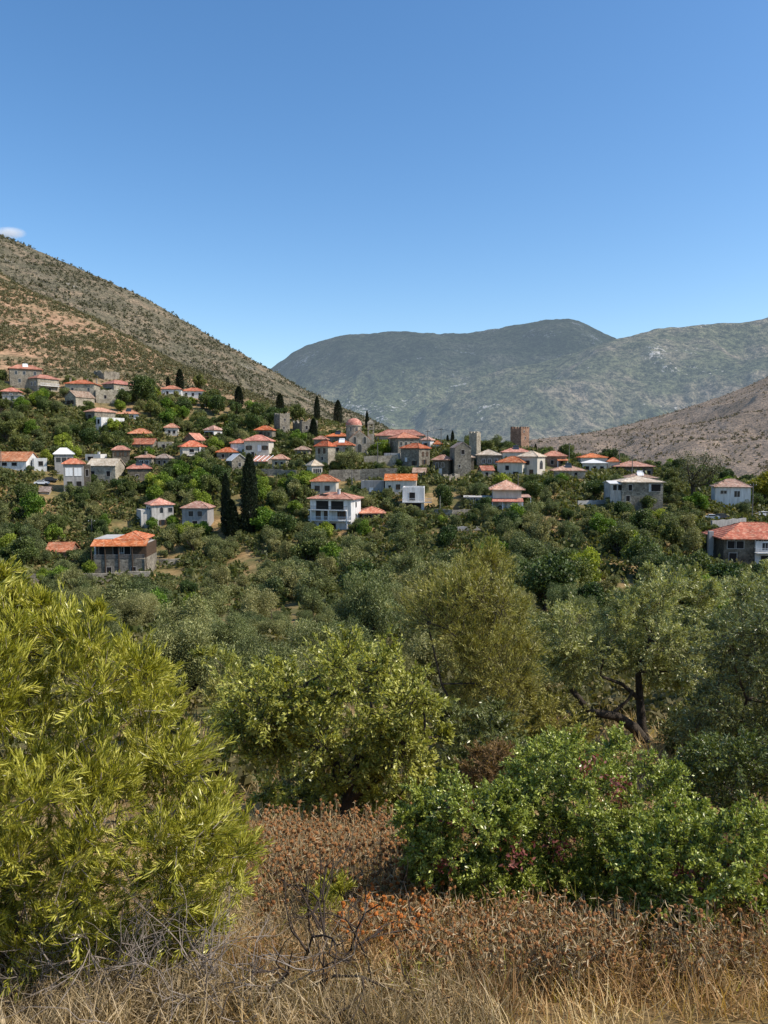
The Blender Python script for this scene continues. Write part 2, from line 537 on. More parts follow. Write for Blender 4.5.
def build_ground():
    ys = np.concatenate([np.linspace(-6, .9, 12), np.exp(np.linspace(0, math.log(4400), 430))])
    s = np.linspace(-1, 1, 280); s = 1.22 * (s * .75 + .25 * s ** 3)
    Yg, Sg = np.meshgrid(ys, s, indexing='ij')
    X = Sg * (np.maximum(Yg, -6) + 9)
    Z = height(X, Yg)
    V = np.stack([X, Yg, Z], -1).reshape(-1, 3)
    a, b = len(ys), len(s)
    i = np.arange(a - 1)[:, None] * b; j = np.arange(b - 1)[None, :]
    Q = np.stack([i + j, i + j + 1, i + b + j + 1, i + b + j], -1).reshape(-1, 4)
    px, py = proj(X, np.maximum(Yg, 1), Z)
    hill = np.clip((Yg - 285 - 60 * np.clip((X / np.maximum(Yg, 10) + .5), -.2, 1.0)) / 60, 0, 1)
    me = mesh_np('ground', V, Q, attrs={'hill': hill.ravel()}, smooth=True)
    return tag(link('ground', me, ground_mat()), kind='structure')


build_ground()


def mountain_mat(name, stops, rock, rock_t, scale, haze, hz_k, top=None, con=1.0):
    m, N, Lk, out = new_mat(name)
    v = coords(N, 'Object')
    big = noise(N, Lk, v, scale * .12, 6, .6)
    r = ramp(N, stops); Lk.new(big, r.inputs[0]); c = r.outputs[0]
    mid = noise(N, Lk, v, scale, 5, .7)
    rm = ramp(N, [(.38, (.3, .32, .29)), (.5, (.95, .95, .95)), (.62, (1.6, 1.58, 1.5))]); Lk.new(mid, rm.inputs[0])
    c = mixc(N, Lk, c, rm.outputs[0], con, 'MULTIPLY')
    # scrub dots
    vo = N.new('ShaderNodeTexVoronoi'); vo.inputs['Scale'].default_value = scale * 2.4; Lk.new(v, vo.inputs['Vector'])
    rv = ramp(N, [(.2, (.4, .43, .38)), (.5, (1, 1, 1))]); Lk.new(vo.outputs['Distance'], rv.inputs[0])
    c = mixc(N, Lk, c, rv.outputs[0], .8, 'MULTIPLY')
    rocks = noise(N, Lk, v, scale * 1.5, 5, .7)
    mask = noise(N, Lk, v, scale * .1, 3)
    mk = N.new('ShaderNodeMath'); mk.operation = 'MULTIPLY'; Lk.new(rocks, mk.inputs[0]); Lk.new(mask, mk.inputs[1])
    rr = ramp(N, [(rock_t, (0, 0, 0)), (rock_t + .035, (1, 1, 1))]); Lk.new(mk.outputs[0], rr.inputs[0])
    c = mixc(N, Lk, c, rock, rr.outputs[0])
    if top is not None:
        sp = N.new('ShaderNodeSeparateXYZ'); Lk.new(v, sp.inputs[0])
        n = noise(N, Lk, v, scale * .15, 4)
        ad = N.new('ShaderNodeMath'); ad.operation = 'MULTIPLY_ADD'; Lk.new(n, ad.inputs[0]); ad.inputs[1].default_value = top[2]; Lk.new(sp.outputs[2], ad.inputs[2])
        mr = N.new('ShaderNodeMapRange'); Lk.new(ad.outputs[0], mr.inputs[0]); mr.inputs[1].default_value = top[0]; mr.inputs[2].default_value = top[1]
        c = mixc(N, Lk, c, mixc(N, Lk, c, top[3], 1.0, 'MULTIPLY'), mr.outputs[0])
    pr = N.new('ShaderNodeBsdfPrincipled'); Lk.new(c, pr.inputs['Base Color']); pr.inputs['Roughness'].default_value = 1
    pr.inputs['Specular IOR Level'].default_value = 0
    b = N.new('ShaderNodeBump'); b.inputs['Strength'].default_value = .8; b.inputs['Distance'].default_value = 1.2 / scale
    Lk.new(mid, b.inputs['Height']); Lk.new(b.outputs[0], pr.inputs['Normal'])
    # painted haze: a fixed airlight glow mixed into the slope, no real air
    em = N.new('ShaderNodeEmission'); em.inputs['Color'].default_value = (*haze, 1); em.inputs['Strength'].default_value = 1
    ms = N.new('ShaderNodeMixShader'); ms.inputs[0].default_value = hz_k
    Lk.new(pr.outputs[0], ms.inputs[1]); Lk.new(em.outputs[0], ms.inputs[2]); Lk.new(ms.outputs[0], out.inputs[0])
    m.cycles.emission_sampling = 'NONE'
    return m


def mountain(name, Y0, py0, Y1, sky, mat, relief, rscale, seed, dip=1.0, nu=420, nt=150, rough=0.0, tmax=1.45, ridge_y=None):
    us = [ray(px, py)[0] for px, py in sky]; vs = [ray(px, py)[1] for px, py in sky]
    U = np.linspace(us[0], us[-1], nu); T = np.linspace(0, tmax, nt)
    vr = smooth1(np.interp(U, us, vs), 0, 3.0)
    Tg, Ug = np.meshgrid(T, U, indexing='ij')
    ry = np.interp(U, *ridge_y)[None, :] if ridge_y else Y1
    Y = Y0 + (ry - Y0) * Tg
    X = Ug * Y
    z0 = ray(384, py0)[1] * Y0
    z1 = vr[None, :] * ry
    up = np.clip(Tg, 0, 1); dn = np.clip(Tg - 1, 0, 1)
    Z = z0 + (z1 - z0) * up ** dip - dn * (ry - Y0) * .5
    env = np.sin(np.pi * np.clip(up, 0, 1)) ** .8
    g = ridged(X / rscale + .4 * fbm(X / rscale, Y / rscale, seed + 9), Y / (rscale * 1.6), seed)
    Z = Z + relief * (g - .62) * env
    Z = Z + rough * fbm(X / (rough * 6 + 1e-6), Y / (rough * 6 + 1e-6), seed + 4, 4) * np.clip(Tg * 3, 0, 1) if rough else Z
    V = np.stack([X, Y + 0 * X, Z], -1).reshape(-1, 3)
    i = np.arange(nt - 1)[:, None] * nu; j = np.arange(nu - 1)[None, :]
    Q = np.stack([i + j, i + j + 1, i + nu + j + 1, i + nu + j], -1).reshape(-1, 4)
    me = mesh_np(name, V, Q, smooth=True)
    SLOPES.append((X, Y + 0 * X, Z, Tg + 0 * X))
    return tag(link(name, me, mat), kind='structure')


SLOPES = []
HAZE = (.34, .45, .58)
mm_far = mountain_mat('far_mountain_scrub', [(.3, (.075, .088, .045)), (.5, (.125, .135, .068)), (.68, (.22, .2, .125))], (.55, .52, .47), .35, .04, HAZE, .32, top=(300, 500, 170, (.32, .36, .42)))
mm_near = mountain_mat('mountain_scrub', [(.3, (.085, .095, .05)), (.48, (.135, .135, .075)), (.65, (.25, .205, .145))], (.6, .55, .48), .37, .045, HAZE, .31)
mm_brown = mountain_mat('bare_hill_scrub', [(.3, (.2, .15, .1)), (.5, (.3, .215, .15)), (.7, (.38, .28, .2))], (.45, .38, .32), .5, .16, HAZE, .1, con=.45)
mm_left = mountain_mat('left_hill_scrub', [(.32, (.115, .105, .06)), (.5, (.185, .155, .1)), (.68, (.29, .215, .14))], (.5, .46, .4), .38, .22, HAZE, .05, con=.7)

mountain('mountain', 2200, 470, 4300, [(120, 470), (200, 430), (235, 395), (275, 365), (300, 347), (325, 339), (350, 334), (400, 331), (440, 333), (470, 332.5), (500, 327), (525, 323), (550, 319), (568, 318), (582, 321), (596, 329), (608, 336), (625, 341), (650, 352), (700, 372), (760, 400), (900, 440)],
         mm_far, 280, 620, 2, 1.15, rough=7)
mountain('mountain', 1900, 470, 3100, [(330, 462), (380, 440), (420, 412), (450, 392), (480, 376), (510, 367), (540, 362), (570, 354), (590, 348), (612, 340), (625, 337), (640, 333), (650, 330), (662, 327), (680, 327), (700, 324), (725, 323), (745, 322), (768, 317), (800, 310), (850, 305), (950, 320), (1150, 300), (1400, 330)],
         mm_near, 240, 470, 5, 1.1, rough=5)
mountain('hill', 430, 500, 1500, [(380, 470), (440, 455), (500, 444), (530, 440), (560, 437), (600, 431), (640, 421), (680, 410), (720, 397), (768, 377), (820, 352), (900, 315), (1050, 270), (1300, 240)],
         mm_brown, 36, 150, 8, 1.05, rough=2.2)
mountain('hill', 520, 480, 1150, [(-620, 60), (-450, 75), (-300, 110), (-100, 185), (0, 235), (30, 247), (60, 260), (100, 277), (130, 291), (150, 300), (200, 330), (240, 352), (270, 369), (300, 388), (330, 402), (370, 420), (410, 440), (470, 470)],
         mm_left, 34, 120, 12, 1.0, rough=2.0)

# ------------------------------------------------------------------ little cloud over the left ridge
m, N, Lk, out = new_mat('cloud_vapour')
v = coords(N, 'Object')
n = noise(N, Lk, v, .018, 6, .7)
ln = N.new('ShaderNodeVectorMath'); ln.operation = 'LENGTH'
mp = N.new('ShaderNodeMapping'); Lk.new(v, mp.inputs[0]); mp.inputs['Scale'].default_value = (1 / 140, 1 / 90, 1 / 46)
Lk.new(mp.outputs[0], ln.inputs[0])
mr = N.new('ShaderNodeMapRange'); Lk.new(ln.outputs['Value'], mr.inputs[0]); mr.inputs[1].default_value = 1; mr.inputs[2].default_value = .2
ml = N.new('ShaderNodeMath'); ml.operation = 'MULTIPLY'; Lk.new(n, ml.inputs[0]); Lk.new(mr.outputs[0], ml.inputs[1])
mr2 = N.new('ShaderNodeMapRange'); Lk.new(ml.outputs[0], mr2.inputs[0]); mr2.inputs[1].default_value = .1; mr2.inputs[2].default_value = .5; mr2.inputs[4].default_value = .022
vs = N.new('ShaderNodeVolumeScatter'); Lk.new(mr2.outputs[0], vs.inputs['Density']); vs.inputs['Color'].default_value = (1, 1, 1, 1)
Lk.new(vs.outputs[0], out.inputs['Volume'])
c = MB().lathe([(.1 + 150 * math.sin(a), -52 * math.cos(a)) for a in np.linspace(0.02, math.pi - .02, 12)], 24)
cl = c.build('cloud', m, None, P(9, 233, 5200))
tag(cl, 'small white cloud just over the crest of the left hillside', 'cloud')

# ------------------------------------------------------------------ houses
PROT = []        # (x0, y0, x1, y1, distance, how much of it greenery may hide)
FEET = []        # (x, y, radius) of what stands on the ground
_cache = {}


def window_meshes(style, w, h):
    k = (style, round(w, 2), round(h, 2))
    if k in _cache: return _cache[k]
    f = MB(); t = .09
    arch = style == 'a'
    f.box(-w / 2 - t, -w / 2, -.06, .02, -h / 2 - t, h / 2 + t); f.box(w / 2, w / 2 + t, -.06, .02, -h / 2 - t, h / 2 + t)
    f.box(-w / 2, w / 2, -.06, .02, h / 2, h / 2 + t); f.box(-w / 2, w / 2, -.1, .02, -h / 2 - t, -h / 2)
    if style in 'dw' and w > .7:
        f.box(-.03, .03, -.05, .01, -h / 2, h / 2)
    p = MB()
    if arch:
        n0 = [(-w / 2, -.03, -h / 2), (w / 2, -.03, -h / 2)]
        pts = [(w / 2 * math.cos(a), -.03, h / 2 + w / 2 * math.sin(a) - .0) for a in np.linspace(0, math.pi, 9)]
        pp = n0 + pts
        for i in range(1, len(pp) - 1): p.tri(pp[0], pp[i], pp[i + 1])
        f = MB()
        outer = [((w / 2 + .12) * math.cos(a), h / 2 + (w / 2 + .12) * math.sin(a)) for a in np.linspace(0, math.pi, 9)]
        inner = [(w / 2 * math.cos(a), h / 2 + w / 2 * math.sin(a)) for a in np.linspace(0, math.pi, 9)]
        outer = [(w / 2 + .12, -h / 2)] + outer + [(-w / 2 - .12, -h / 2)]; inner = [(w / 2, -h / 2)] + inner + [(-w / 2, -h / 2)]
        for i in range(len(outer) - 1):
            f.quad((outer[i][0], -.06, outer[i][1]), (outer[i + 1][0], -.06, outer[i + 1][1]), (inner[i + 1][0], -.06, inner[i + 1][1]), (inner[i][0], -.06, inner[i][1]))
            f.quad((inner[i][0], -.06, inner[i][1]), (inner[i + 1][0], -.06, inner[i + 1][1]), (inner[i + 1][0], .02, inner[i + 1][1]), (inner[i][0], .02, inner[i][1]))
            f.quad((outer[i + 1][0], -.06, outer[i + 1][1]), (outer[i][0], -.06, outer[i][1]), (outer[i][0], .02, outer[i][1]), (outer[i + 1][0], .02, outer[i + 1][1]))
    else:
        p.quad((-w / 2, -.025, -h / 2), (w / 2, -.025, -h / 2), (w / 2, -.025, h / 2), (-w / 2, -.025, h / 2))
    sh = None
    if style in 'bg':        # open shutters
        sh = MB().box(-w * .24, w * .24, -.1, -.06, -h / 2, h / 2)
        for q in range(5):
            zc = -h / 2 + h * (q + .5) / 5
            sh.box(-w * .19, w * .19, -.118, -.1, zc - h * .07, zc + h * .05)
    r = (f.mesh('window'), p.mesh('pane'), sh.mesh('shutter') if sh else None)
    fm, pm, sm = {'d': ('whitetrim', 'glass', None), 'o': ('concrete', 'opening', None), 'w': ('concrete', 'whitetrim', None), 'b': ('brownwood', 'glass', 'brownwood'),
                  'g': ('whitetrim', 'glass', 'greenpaint'), 'a': ('concrete', 'glass', None), 'k': ('brownwood', 'brownwood', None), 's': ('concrete', 'glass', None)}[style]
    r[0].materials.append(M[fm]); r[1].materials.append(M[pm])
    if sm: r[2].materials.append(M[sm])
    _cache[k] = r
    return r


def face_xf(face, W, D, fx):
    if face == 'F': return (-W / 2 + fx * W, -D / 2), 0.0
    if face == 'R': return (W / 2, -D / 2 + fx * D), math.pi / 2
    return (-W / 2, D / 2 - fx * D), -math.pi / 2


def add_window(par, face, W, D, fx, z, style, w, h, name='window', out=0.0):
    (x, y), rz = face_xf(face, W, D, fx)
    nx, ny = math.sin(rz), -math.cos(rz)
    f, p, s = window_meshes(style, w, h)
    o = link(name, f, None, par, (x + nx * out, y + ny * out, z), rz)
    link('pane' if name == 'window' else 'door_leaf', p, None, o)
    if s:
        for sx in (-1, 1): link('shutter', s, None, o, (sx * (w / 2 + .12 + w * .24), 0, 0))
    return o


def hip_roof(W, D, H, rh, o=.45, th=.16):
    b = MB(); x, y = W / 2 + o, D / 2 + o
    lo = H - .02; e = H + th
    if W >= D:
        k = max(W / 2 - D / 2, .15); R1, R2 = (-k, 0, H + rh), (k, 0, H + rh)
    else:
        k = max(D / 2 - W / 2, .15); R1, R2 = (0, -k, H + rh), (0, k, H + rh)
    A, B, C, E = (-x, -y, e), (x, -y, e), (x, y, e), (-x, y, e)
    if W >= D:
        b.quad(A, B, R2, R1); b.tri(B, C, R2); b.quad(C, E, R1, R2); b.tri(E, A, R1); rid = [(A, R1), (B, R2), (C, R2), (E, R1), (R1, R2)]
    else:
        b.tri(A, B, R1); b.quad(B, C, R2, R1); b.tri(C, E, R2); b.quad(E, A, R1, R2); rid = [(A, R1), (B, R1), (C, R2), (E, R2), (R1, R2)]
    a, bb, c, d = (-x, -y, lo), (x, -y, lo), (x, y, lo), (-x, y, lo)
    b.quad(a, bb, B, A); b.quad(bb, c, C, B); b.quad(c, d, E, C); b.quad(d, a, A, E); b.quad(d, c, bb, a)
    for p, q in rid: b.tube([p, q], [.11, .11], 5)
    return b


def gable_roof(W, D, H, rh, o=.35, th=.16, axis='x'):
    b = MB(); lo = th
    if axis == 'x':
        f = lambda s, t, z: (s, t, z)
        x, y = W / 2 + o, D / 2 + o; half = D / 2
    else:
        f = lambda s, t, z: (t, s, z)
        x, y = D / 2 + o, W / 2 + o; half = W / 2
    ze = H - rh * o / half
    for sg in (-1, 1):
        A, B, R1, R2 = f(-x, sg * y, ze + .02), f(x, sg * y, ze + .02), f(-x, 0, H + rh + .02), f(x, 0, H + rh + .02)
        A2, B2, S1, S2 = [(p[0], p[1], p[2] + th) for p in (A, B, R1, R2)]
        b.quad(A2, B2, S2, S1); b.quad(A, R1, R2, B); b.quad(A, B, B2, A2); b.quad(A, A2, S1, R1); b.quad(B, R2, S2, B2)
    b.tube([f(-x, 0, H + rh + th), f(x, 0, H + rh + th)], [.12, .12], 5)
    return b


def wall_mesh(W, D, H, rh=0, kind='hip', axis='x', sink=3.0):
    b = MB()
    b.box(-W / 2, W / 2, -D / 2, D / 2, -sink, H)
    if kind == 'gable':
        if axis == 'x':
            for s in (-1, 1):
                b.tri((s * W / 2, -D / 2, H), (s * W / 2, D / 2, H), (s * W / 2, 0, H + rh))
        else:
            for s in (-1, 1):
                b.tri((-W / 2, s * D / 2, H), (W / 2, s * D / 2, H), (0, s * D / 2, H + rh))
    if kind == 'flat':
        t = .25; q = rh
        b.box(-W / 2, W / 2, -D / 2, -D / 2 + t, H + .001, H + q); b.box(-W / 2, W / 2, D / 2 - t, D / 2, H + .001, H + q)
        b.box(-W / 2, -W / 2 + t, -D / 2 + t, D / 2 - t, H + .001, H + q); b.box(W / 2 - t, W / 2, -D / 2 + t, D / 2 - t, H + .001, H + q)
    return b


def balcony(par, face, W, D, f0, f1, z, depth=1.2, rail='darkmetal', slabm='white', roofm=None):
    L = W if face == 'F' else D
    (x, y), rz = face_xf(face, W, D, (f0 + f1) / 2)
    w = (f1 - f0) * L
    nx, ny = math.sin(rz), -math.cos(rz)
    s = MB().box(-w / 2, w / 2, -depth, -.003, -.18, 0)
    o = s.build('balcony', M[slabm], par, (x, y, z), rz)
    r = MB()
    r.box(-w / 2, w / 2, -depth + .02, -depth + .07, .92, .98)
    for sx in (-w / 2, w / 2 - .05): r.box(sx, sx + .05, -depth + .07, -.01, .92, .98)
    n = max(4, int(w / .22))
    for i in range(n + 1):
        xx = -w / 2 + (w - .04) * i / n
        r.box(xx, xx + .035, -depth + .025, -depth + .06, .003, .92)
    r.build('railing', M[rail], o)
    return o


class House: pass


def footprint(px0, pc, px1, base, th, depth, wide=None):
    """where a building stands: hits the hillside with the sight line of its nearest corner"""
    t = math.radians(th)
    pm = pc if pc is not None else (px0 + px1) / 2
    g = hit(pm, base)
    s = g[1] / F
    if pc is None:
        W = (px1 - px0) * s / math.cos(t); D = depth or W * .8
        lc = np.array([0, -D / 2])
    elif t > 0:
        W = (px1 - pc) * s / math.cos(t); D = min(max((pc - px0) * s / math.sin(t), 3.5), 14)
        lc = np.array([-W / 2, -D / 2])
    else:
        W = (pc - px0) * s / math.cos(t); D = min(max((px1 - pc) * s / math.sin(-t), 3.5), 14)
        lc = np.array([W / 2, -D / 2])
    R = np.array([[math.cos(t), -math.sin(t)], [math.sin(t), math.cos(t)]])
    c = g[:2] - R @ lc
    return g, s, W, D, (c[0], c[1], g[2]), t


HN = [0]


def house(label, px0, pc, px1, rdg, eave, base, th=8, wall='stone_grey', roof='red', kind='hip', wins=(), name='house', cat='house', axis='x', depth=None,
          chim=(), balc=(), over=.45, hide=.22, sink=3.0, rh=None, group=None, low=None):
    g, s, W, D, loc, t = footprint(px0, pc, px1, base, th, depth)
    H = (base - eave) * s
    h = House(); h.W, h.D, h.H, h.s, h.Y = W, D, H, s, g[1]
    root = thing(name, label, cat, loc, t, group); h.o = root; h.loc = loc; h.t = t
    r = rh if rh is not None else max((eave - rdg) * s * 1.0 + .15, .5)
    h.rh = r
    wm = wall_mesh(W, D, H, r, kind, axis, sink)
    wm.build('wall', M[wall], root)
    if low:
        MB().box(-W / 2 - .03, W / 2 + .03, -D / 2 - .03, D / 2 + .03, -sink - .1, H * low[0]).build('base_wall', M[low[1]], root)
    if kind == 'hip':
        ro = hip_roof(W, D, H, r, over).build('roof', M[roof], root)
    elif kind == 'gable':
        ro = gable_roof(W, D, H, r, over * .7, axis=axis).build('roof', M[roof], root)
    else:
        ro = MB().box(-W / 2 + .26, W / 2 - .26, -D / 2 + .26, D / 2 - .26, H + .004, H + .06).build('roof', M[roof], root)
    h.roof = ro
    for cx, cy in chim:
        zt = H + r * (1.0 if kind != 'flat' else .5)
        c = MB().box(cx * W - .3, cx * W + .3, cy * D - .3, cy * D + .3, H - .2, zt + .75)
        c.box(cx * W - .42, cx * W + .42, cy * D - .42, cy * D + .42, zt + .751, zt + .87)
        c.build('chimney', M['white' if wall in ('white', 'cream') else 'stone_tan'], ro)
    HN[0] += 1; hr = random.Random(HN[0] * 7 + 3)
    shut = hr.choice(['s', 'b', 'b', 'g', 's'])
    for face, fxs, fz, st, (ww, wh) in wins:
        nm = 'door' if st == 'k' else 'window'
        if st == 's' and ww < 1.0: st = shut
        for fx in fxs: add_window(root, face, W, D, fx, fz * H, st, ww, wh, nm, .032 if low and fz < low[0] else 0)
    if kind == 'hip' and W > 6 and roof != 'pale' and hr.random() < .3:      # solar water heater: tilted panel and tank
        q = MB(); zt = H + r * .55
        q.quad((-1.0, -D * .3, zt - .1), (1.0, -D * .3, zt - .1), (1.0, -D * .3 + 1.3, zt + 1.1), (-1.0, -D * .3 + 1.3, zt + 1.1))
        q.tube([(-.9, -D * .3 + 1.45, zt + 1.15), (.9, -D * .3 + 1.45, zt + 1.15)], [.28, .28], 10)
        q.build('solar_heater', M['whitetrim'] if hr.random() < .5 else M['glass'], ro)
    if kind != 'flat' and hr.random() < .4:               # thin roof aerial
        q = MB(); ax = (hr.random() - .5) * W * .3
        q.tube([(ax, 0, H + r * .5), (ax, 0, H + r + 1.9)], [.035, .03], 4)
        for k in range(4): q.box(ax - .45 + .07 * k, ax + .45 - .07 * k, -.02, .02, H + r + 1.1 + k * .22, H + r + 1.14 + k * .22)
        q.build('aerial', M['darkmetal'], ro)
    for b in balc: balcony(root, b[0], W, D, b[1], b[2], b[3] * H, *(b[4:]))
    PROT.append((px0, rdg, px1, base - (base - eave) * .3, g[1], hide))
    FEET.append((loc[0], loc[1], max(W, D) * .52))
    return h


def annex(h, x0, x1, y0, y1, z1, wall, roof=None, kind='flat', rh=.3, name='annex', wins=(), over=.3, z0=-3.0, axis='x'):
    """a lower or higher block of the same building, in metres of the building's own frame"""
    W, D = x1 - x0, y1 - y0
    b = MB().box(-W / 2, W / 2, -D / 2, D / 2, z0, z1)
    if kind == 'gable':
        for sg in (-1, 1):
            if axis == 'x': b.tri((sg * W / 2, -D / 2, z1), (sg * W / 2, D / 2, z1), (sg * W / 2, 0, z1 + rh))
            else: b.tri((-W / 2, sg * D / 2, z1), (W / 2, sg * D / 2, z1), (0, sg * D / 2, z1 + rh))
    a = b.build(name, M[wall], h.o, ((x0 + x1) / 2, (y0 + y1) / 2, 0))
    if roof:
        r = hip_roof(W, D, z1, rh, over) if kind == 'hip' else gable_roof(W, D, z1, rh, over, axis=axis) if kind == 'gable' else MB().box(-W / 2 - over, W / 2 + over, -D / 2 - over, D / 2 + over, z1 + .004, z1 + .18)
        r.build('roof', M[roof], a)
    for face, fxs, z, st, (ww, wh) in wins:
        for fx in fxs: add_window(a, face, W, D, fx, z, st, ww, wh)
    return a


def canopy(h, x0, x1, y0, y1, z, roof, drop=.5, posts=2, name='veranda_roof', post_mat='whitetrim'):
    """lean-to roof on posts along the front"""
    b = MB(); t = .14
    A, B, C, E = (x0, y0, z - drop), (x1, y0, z - drop), (x1, y1, z), (x0, y1, z)
    A2, B2, C2, E2 = [(p[0], p[1], p[2] + t) for p in (A, B, C, E)]
    b.quad(A2, B2, C2, E2); b.quad(E, C, B, A); b.quad(A, B, B2, A2); b.quad(B, C, C2, B2); b.quad(C, E, E2, C2); b.quad(E, A, A2, E2)
    o = b.build(name, M[roof], h.o)
    for i in range(posts):
        x = x0 + .15 + (x1 - x0 - .3) * i / max(posts - 1, 1)
        MB().box(x - .09, x + .09, y0 + .15, y0 + .33, -3, z - drop + .02).build('post', M[post_mat], o)
    return o


def jag_tower(label, px0, pc, px1, top, base, th, wall, jag=.8, wins=(), name='tower', cat='tower', seed=1, merlon=False, depth=None, taper=.0, hide=.25):
    g, s, W, D, loc, t = footprint(px0, pc, px1, base, th, depth)
    H = (base - top) * s
    root = thing(name, label, cat, loc, t)
    rng = random.Random(seed); b = MB(); tk = .7
    per = [(-W / 2, -D / 2), (W / 2, -D / 2), (W / 2, D / 2), (-W / 2, D / 2)]
    inn = [(-W / 2 + tk, -D / 2 + tk), (W / 2 - tk, -D / 2 + tk), (W / 2 - tk, D / 2 - tk), (-W / 2 + tk, D / 2 - tk)]
    for k in range(4):
        p, q, pi_, qi = per[k], per[(k + 1) % 4], inn[k], inn[(k + 1) % 4]
        n = 7
        hs = [H - rng.uniform(0, jag) for _ in range(n + 1)]
        if merlon: hs = [H - (jag if (i % 2) else rng.uniform(0, .25)) for i in range(n + 1)]
        L = lambda a, c, f: (a[0] + (c[0] - a[0]) * f, a[1] + (c[1] - a[1]) * f)
        for i in range(n):
            f0, f1 = i / n, (i + 1) / n
            a, c, ai, ci = L(p, q, f0), L(p, q, f1), L(pi_, qi, f0), L(pi_, qi, f1)
            z0, z1 = (hs[i], hs[i]) if merlon else (hs[i], hs[i + 1] if i < n - 1 else hs[i])
            b.quad((*a, -3), (*c, -3), (*c, z1), (*a, z0)); b.quad((*a, z0), (*c, z1), (*ci, z1), (*ai, z0)); b.quad((*ci, H - 2.2), (*ai, H - 2.2), (*ai, z0), (*ci, z1))
            if merlon:
                b.quad((*a, H - jag), (*ai, H - jag), (*ai, z0), (*a, z0)); b.quad((*c, H - jag), (*c, z1), (*ci, z1), (*ci, H - jag))
    b.quad((*inn[0], H - 2.2), (*inn[1], H - 2.2), (*inn[2], H - 2.2), (*inn[3], H - 2.2))
    b.build('wall', M[wall], root)
    for face, fxs, fz, st, (ww, wh) in wins:
        for fx in fxs: add_window(root, face, W, D, fx, fz * H, st, ww, wh)
    PROT.append((px0, top, px1, base - (base - top) * .3, g[1], hide)); FEET.append((loc[0], loc[1], max(W, D) * .55))
    h = House(); h.o, h.W, h.D, h.H, h.s, h.Y, h.loc, h.t = root, W, D, H, s, g[1], loc, t
    return h


WS = (.95, 1.35); WL = (1.3, 1.5); WD = (1.0, 2.1)

# ---- upper left cluster
house('tall grey stone house with a wide orange hip roof, highest and leftmost of the village', 3, 10, 36, 364.5, 369, 388, 28, 'stone_grey', 'red', wins=[('F', (.2, .45, .78), .8, 's', WS), ('F', (.3, .7), .4, 's', WS)])
h = house('cream stone house with white porch side, right of the highest house', 26, 38, 51, 374.5, 378.5, 393, -34, 'stone_tan', 'red', wins=[('F', (.3, .7), .65, 'd', WS), ('R', (.5,), .25, 'o', (2.0, 1.6))], balc=[('R', .05, .95, .52, 1.2, 'whitetrim')])
h = house('small grey house with pointed orange roof above a flat front block, upper left edge', 3, None, 18, 388, 392, 405, 10, 'stone_grey', 'red', wins=[('F', (.55,), .75, 'd', (.9, 1.1))])
annex(h, -1.5, 4.6, -h.D / 2 - 4, -h.D / 2 - .01, h.H * .66, 'pale_stain', 'concrete', 'flat', wins=[('F', (.55,), 1.9, 'a', (1.1, 1.4)), ('F', (.2,), 1.9, 'o', (.8, 1.2))])
h = house('stone house with low red roof and two stubby chimneys beside a ruin, upper left', 66, None, 94, 380, 384.5, 398, 6, 'stone_tan', 'red', wins=[('F', (.25, .8), .6, 's', WS)], chim=[(-.42, 0), (.12, .2), (.46, .1)])
jag_tower('broken grey ruin wall standing on the scrub above the upper houses', 92, 104, 113, 370, 380, -25, 'stone_grey', 1.8, name='ruined_house', cat='ruin', seed=4)
h = house('pale stone house with red roof and white balcony, right end of the upper left row', 100, 114, 127, 379.5, 384, 394, -30, 'stone_tan', 'red', wins=[('F', (.3, .5, .7), .5, 's', WS), ('R', (.4,), .45, 'd', (1.6, 1.8))], balc=[('R', .0, 1.0, .2, 1.5, 'whitetrim')])
jag_tower('wide roofless pale stone building below the red roofed upper row', 88, 96, 119, 389, 403, 25, 'stone_tan', .8, name='ruined_house', cat='ruin', seed=8, wins=[('F', (.35,), .45, 'o', WS)])
house('pale stone house with gable end and dusty roof, mid upper left', 62, 76, 87, 391.5, 397, 408, -28, 'stone_tan', 'dusty', 'gable', axis='y', wins=[('F', (.35, .65), .5, 's', WS), ('R', (.5,), .5, 's', WS)])
h = house('stone house with white right half and white terrace among trees on the left slope', 82, 95, 109, 408, 412, 428, -36, 'stone_grey', 'pink', wins=[('F', (.5,), .2, 'o', WD), ('F', (.5,), .7, 's', WS), ('R', (.3, .7), .3, 'd', (1.4, 1.7))], low=(.3, 'white'))
annex(h, h.W / 2 + .01, h.W / 2 + 5.5, -h.D / 2 - 1.0, h.D / 2, h.H * .62, 'white', None, wins=[('F', (.3, .7), h.H * .36, 'o', (1.3, 1.6))])
house('low cottage with orange roof, half sunk in trees right of the white terrace house', 118, None, 138, 410, 414.5, 419, 8, 'white', 'orange', wins=[('F', (.3, .7), .5, 'o', (1.0, .8))])
# ---- left edge row
h = house('long white house with broad orange gable roof, left edge of the lower village', -14, None, 27, 453, 461, 468, -4, 'white', 'orange', 'gable', depth=8, wins=[('F', (.45, .7), .55, 'o', (1.6, 1.0))])
annex(h, h.W / 2 + .5, h.W / 2 + 1.6, -1.5, .2, h.H * 1.35, 'white', None, name='chimney')
house('small white flat roofed cube house with one dark window', 31, 34, 45, 458.5, 459.5, 471, 20, 'white', 'concrete', 'flat', wins=[('F', (.55,), .6, 'o', (1.3, 1.4))], rh=.25)
h = house('grey house with pale grey pyramid roof and dark window band', 52, 55, 71, 448.5, 454.5, 474, 24, 'grey', 'panel', wins=[('F', (.2, .5, .8), .72, 's', (1.4, 1.5))])
h = house('grey two storey house with small orange hip roof and two big white shuttered windows', 60, 64, 82, 459.5, 464.5, 494, 18, 'grey', 'red', wins=[('F', (.28, .72), .74, 'w', (2.0, 2.4)), ('F', (.3, .75), .3, 'o', (1.5, 2.0))], hide=.15)
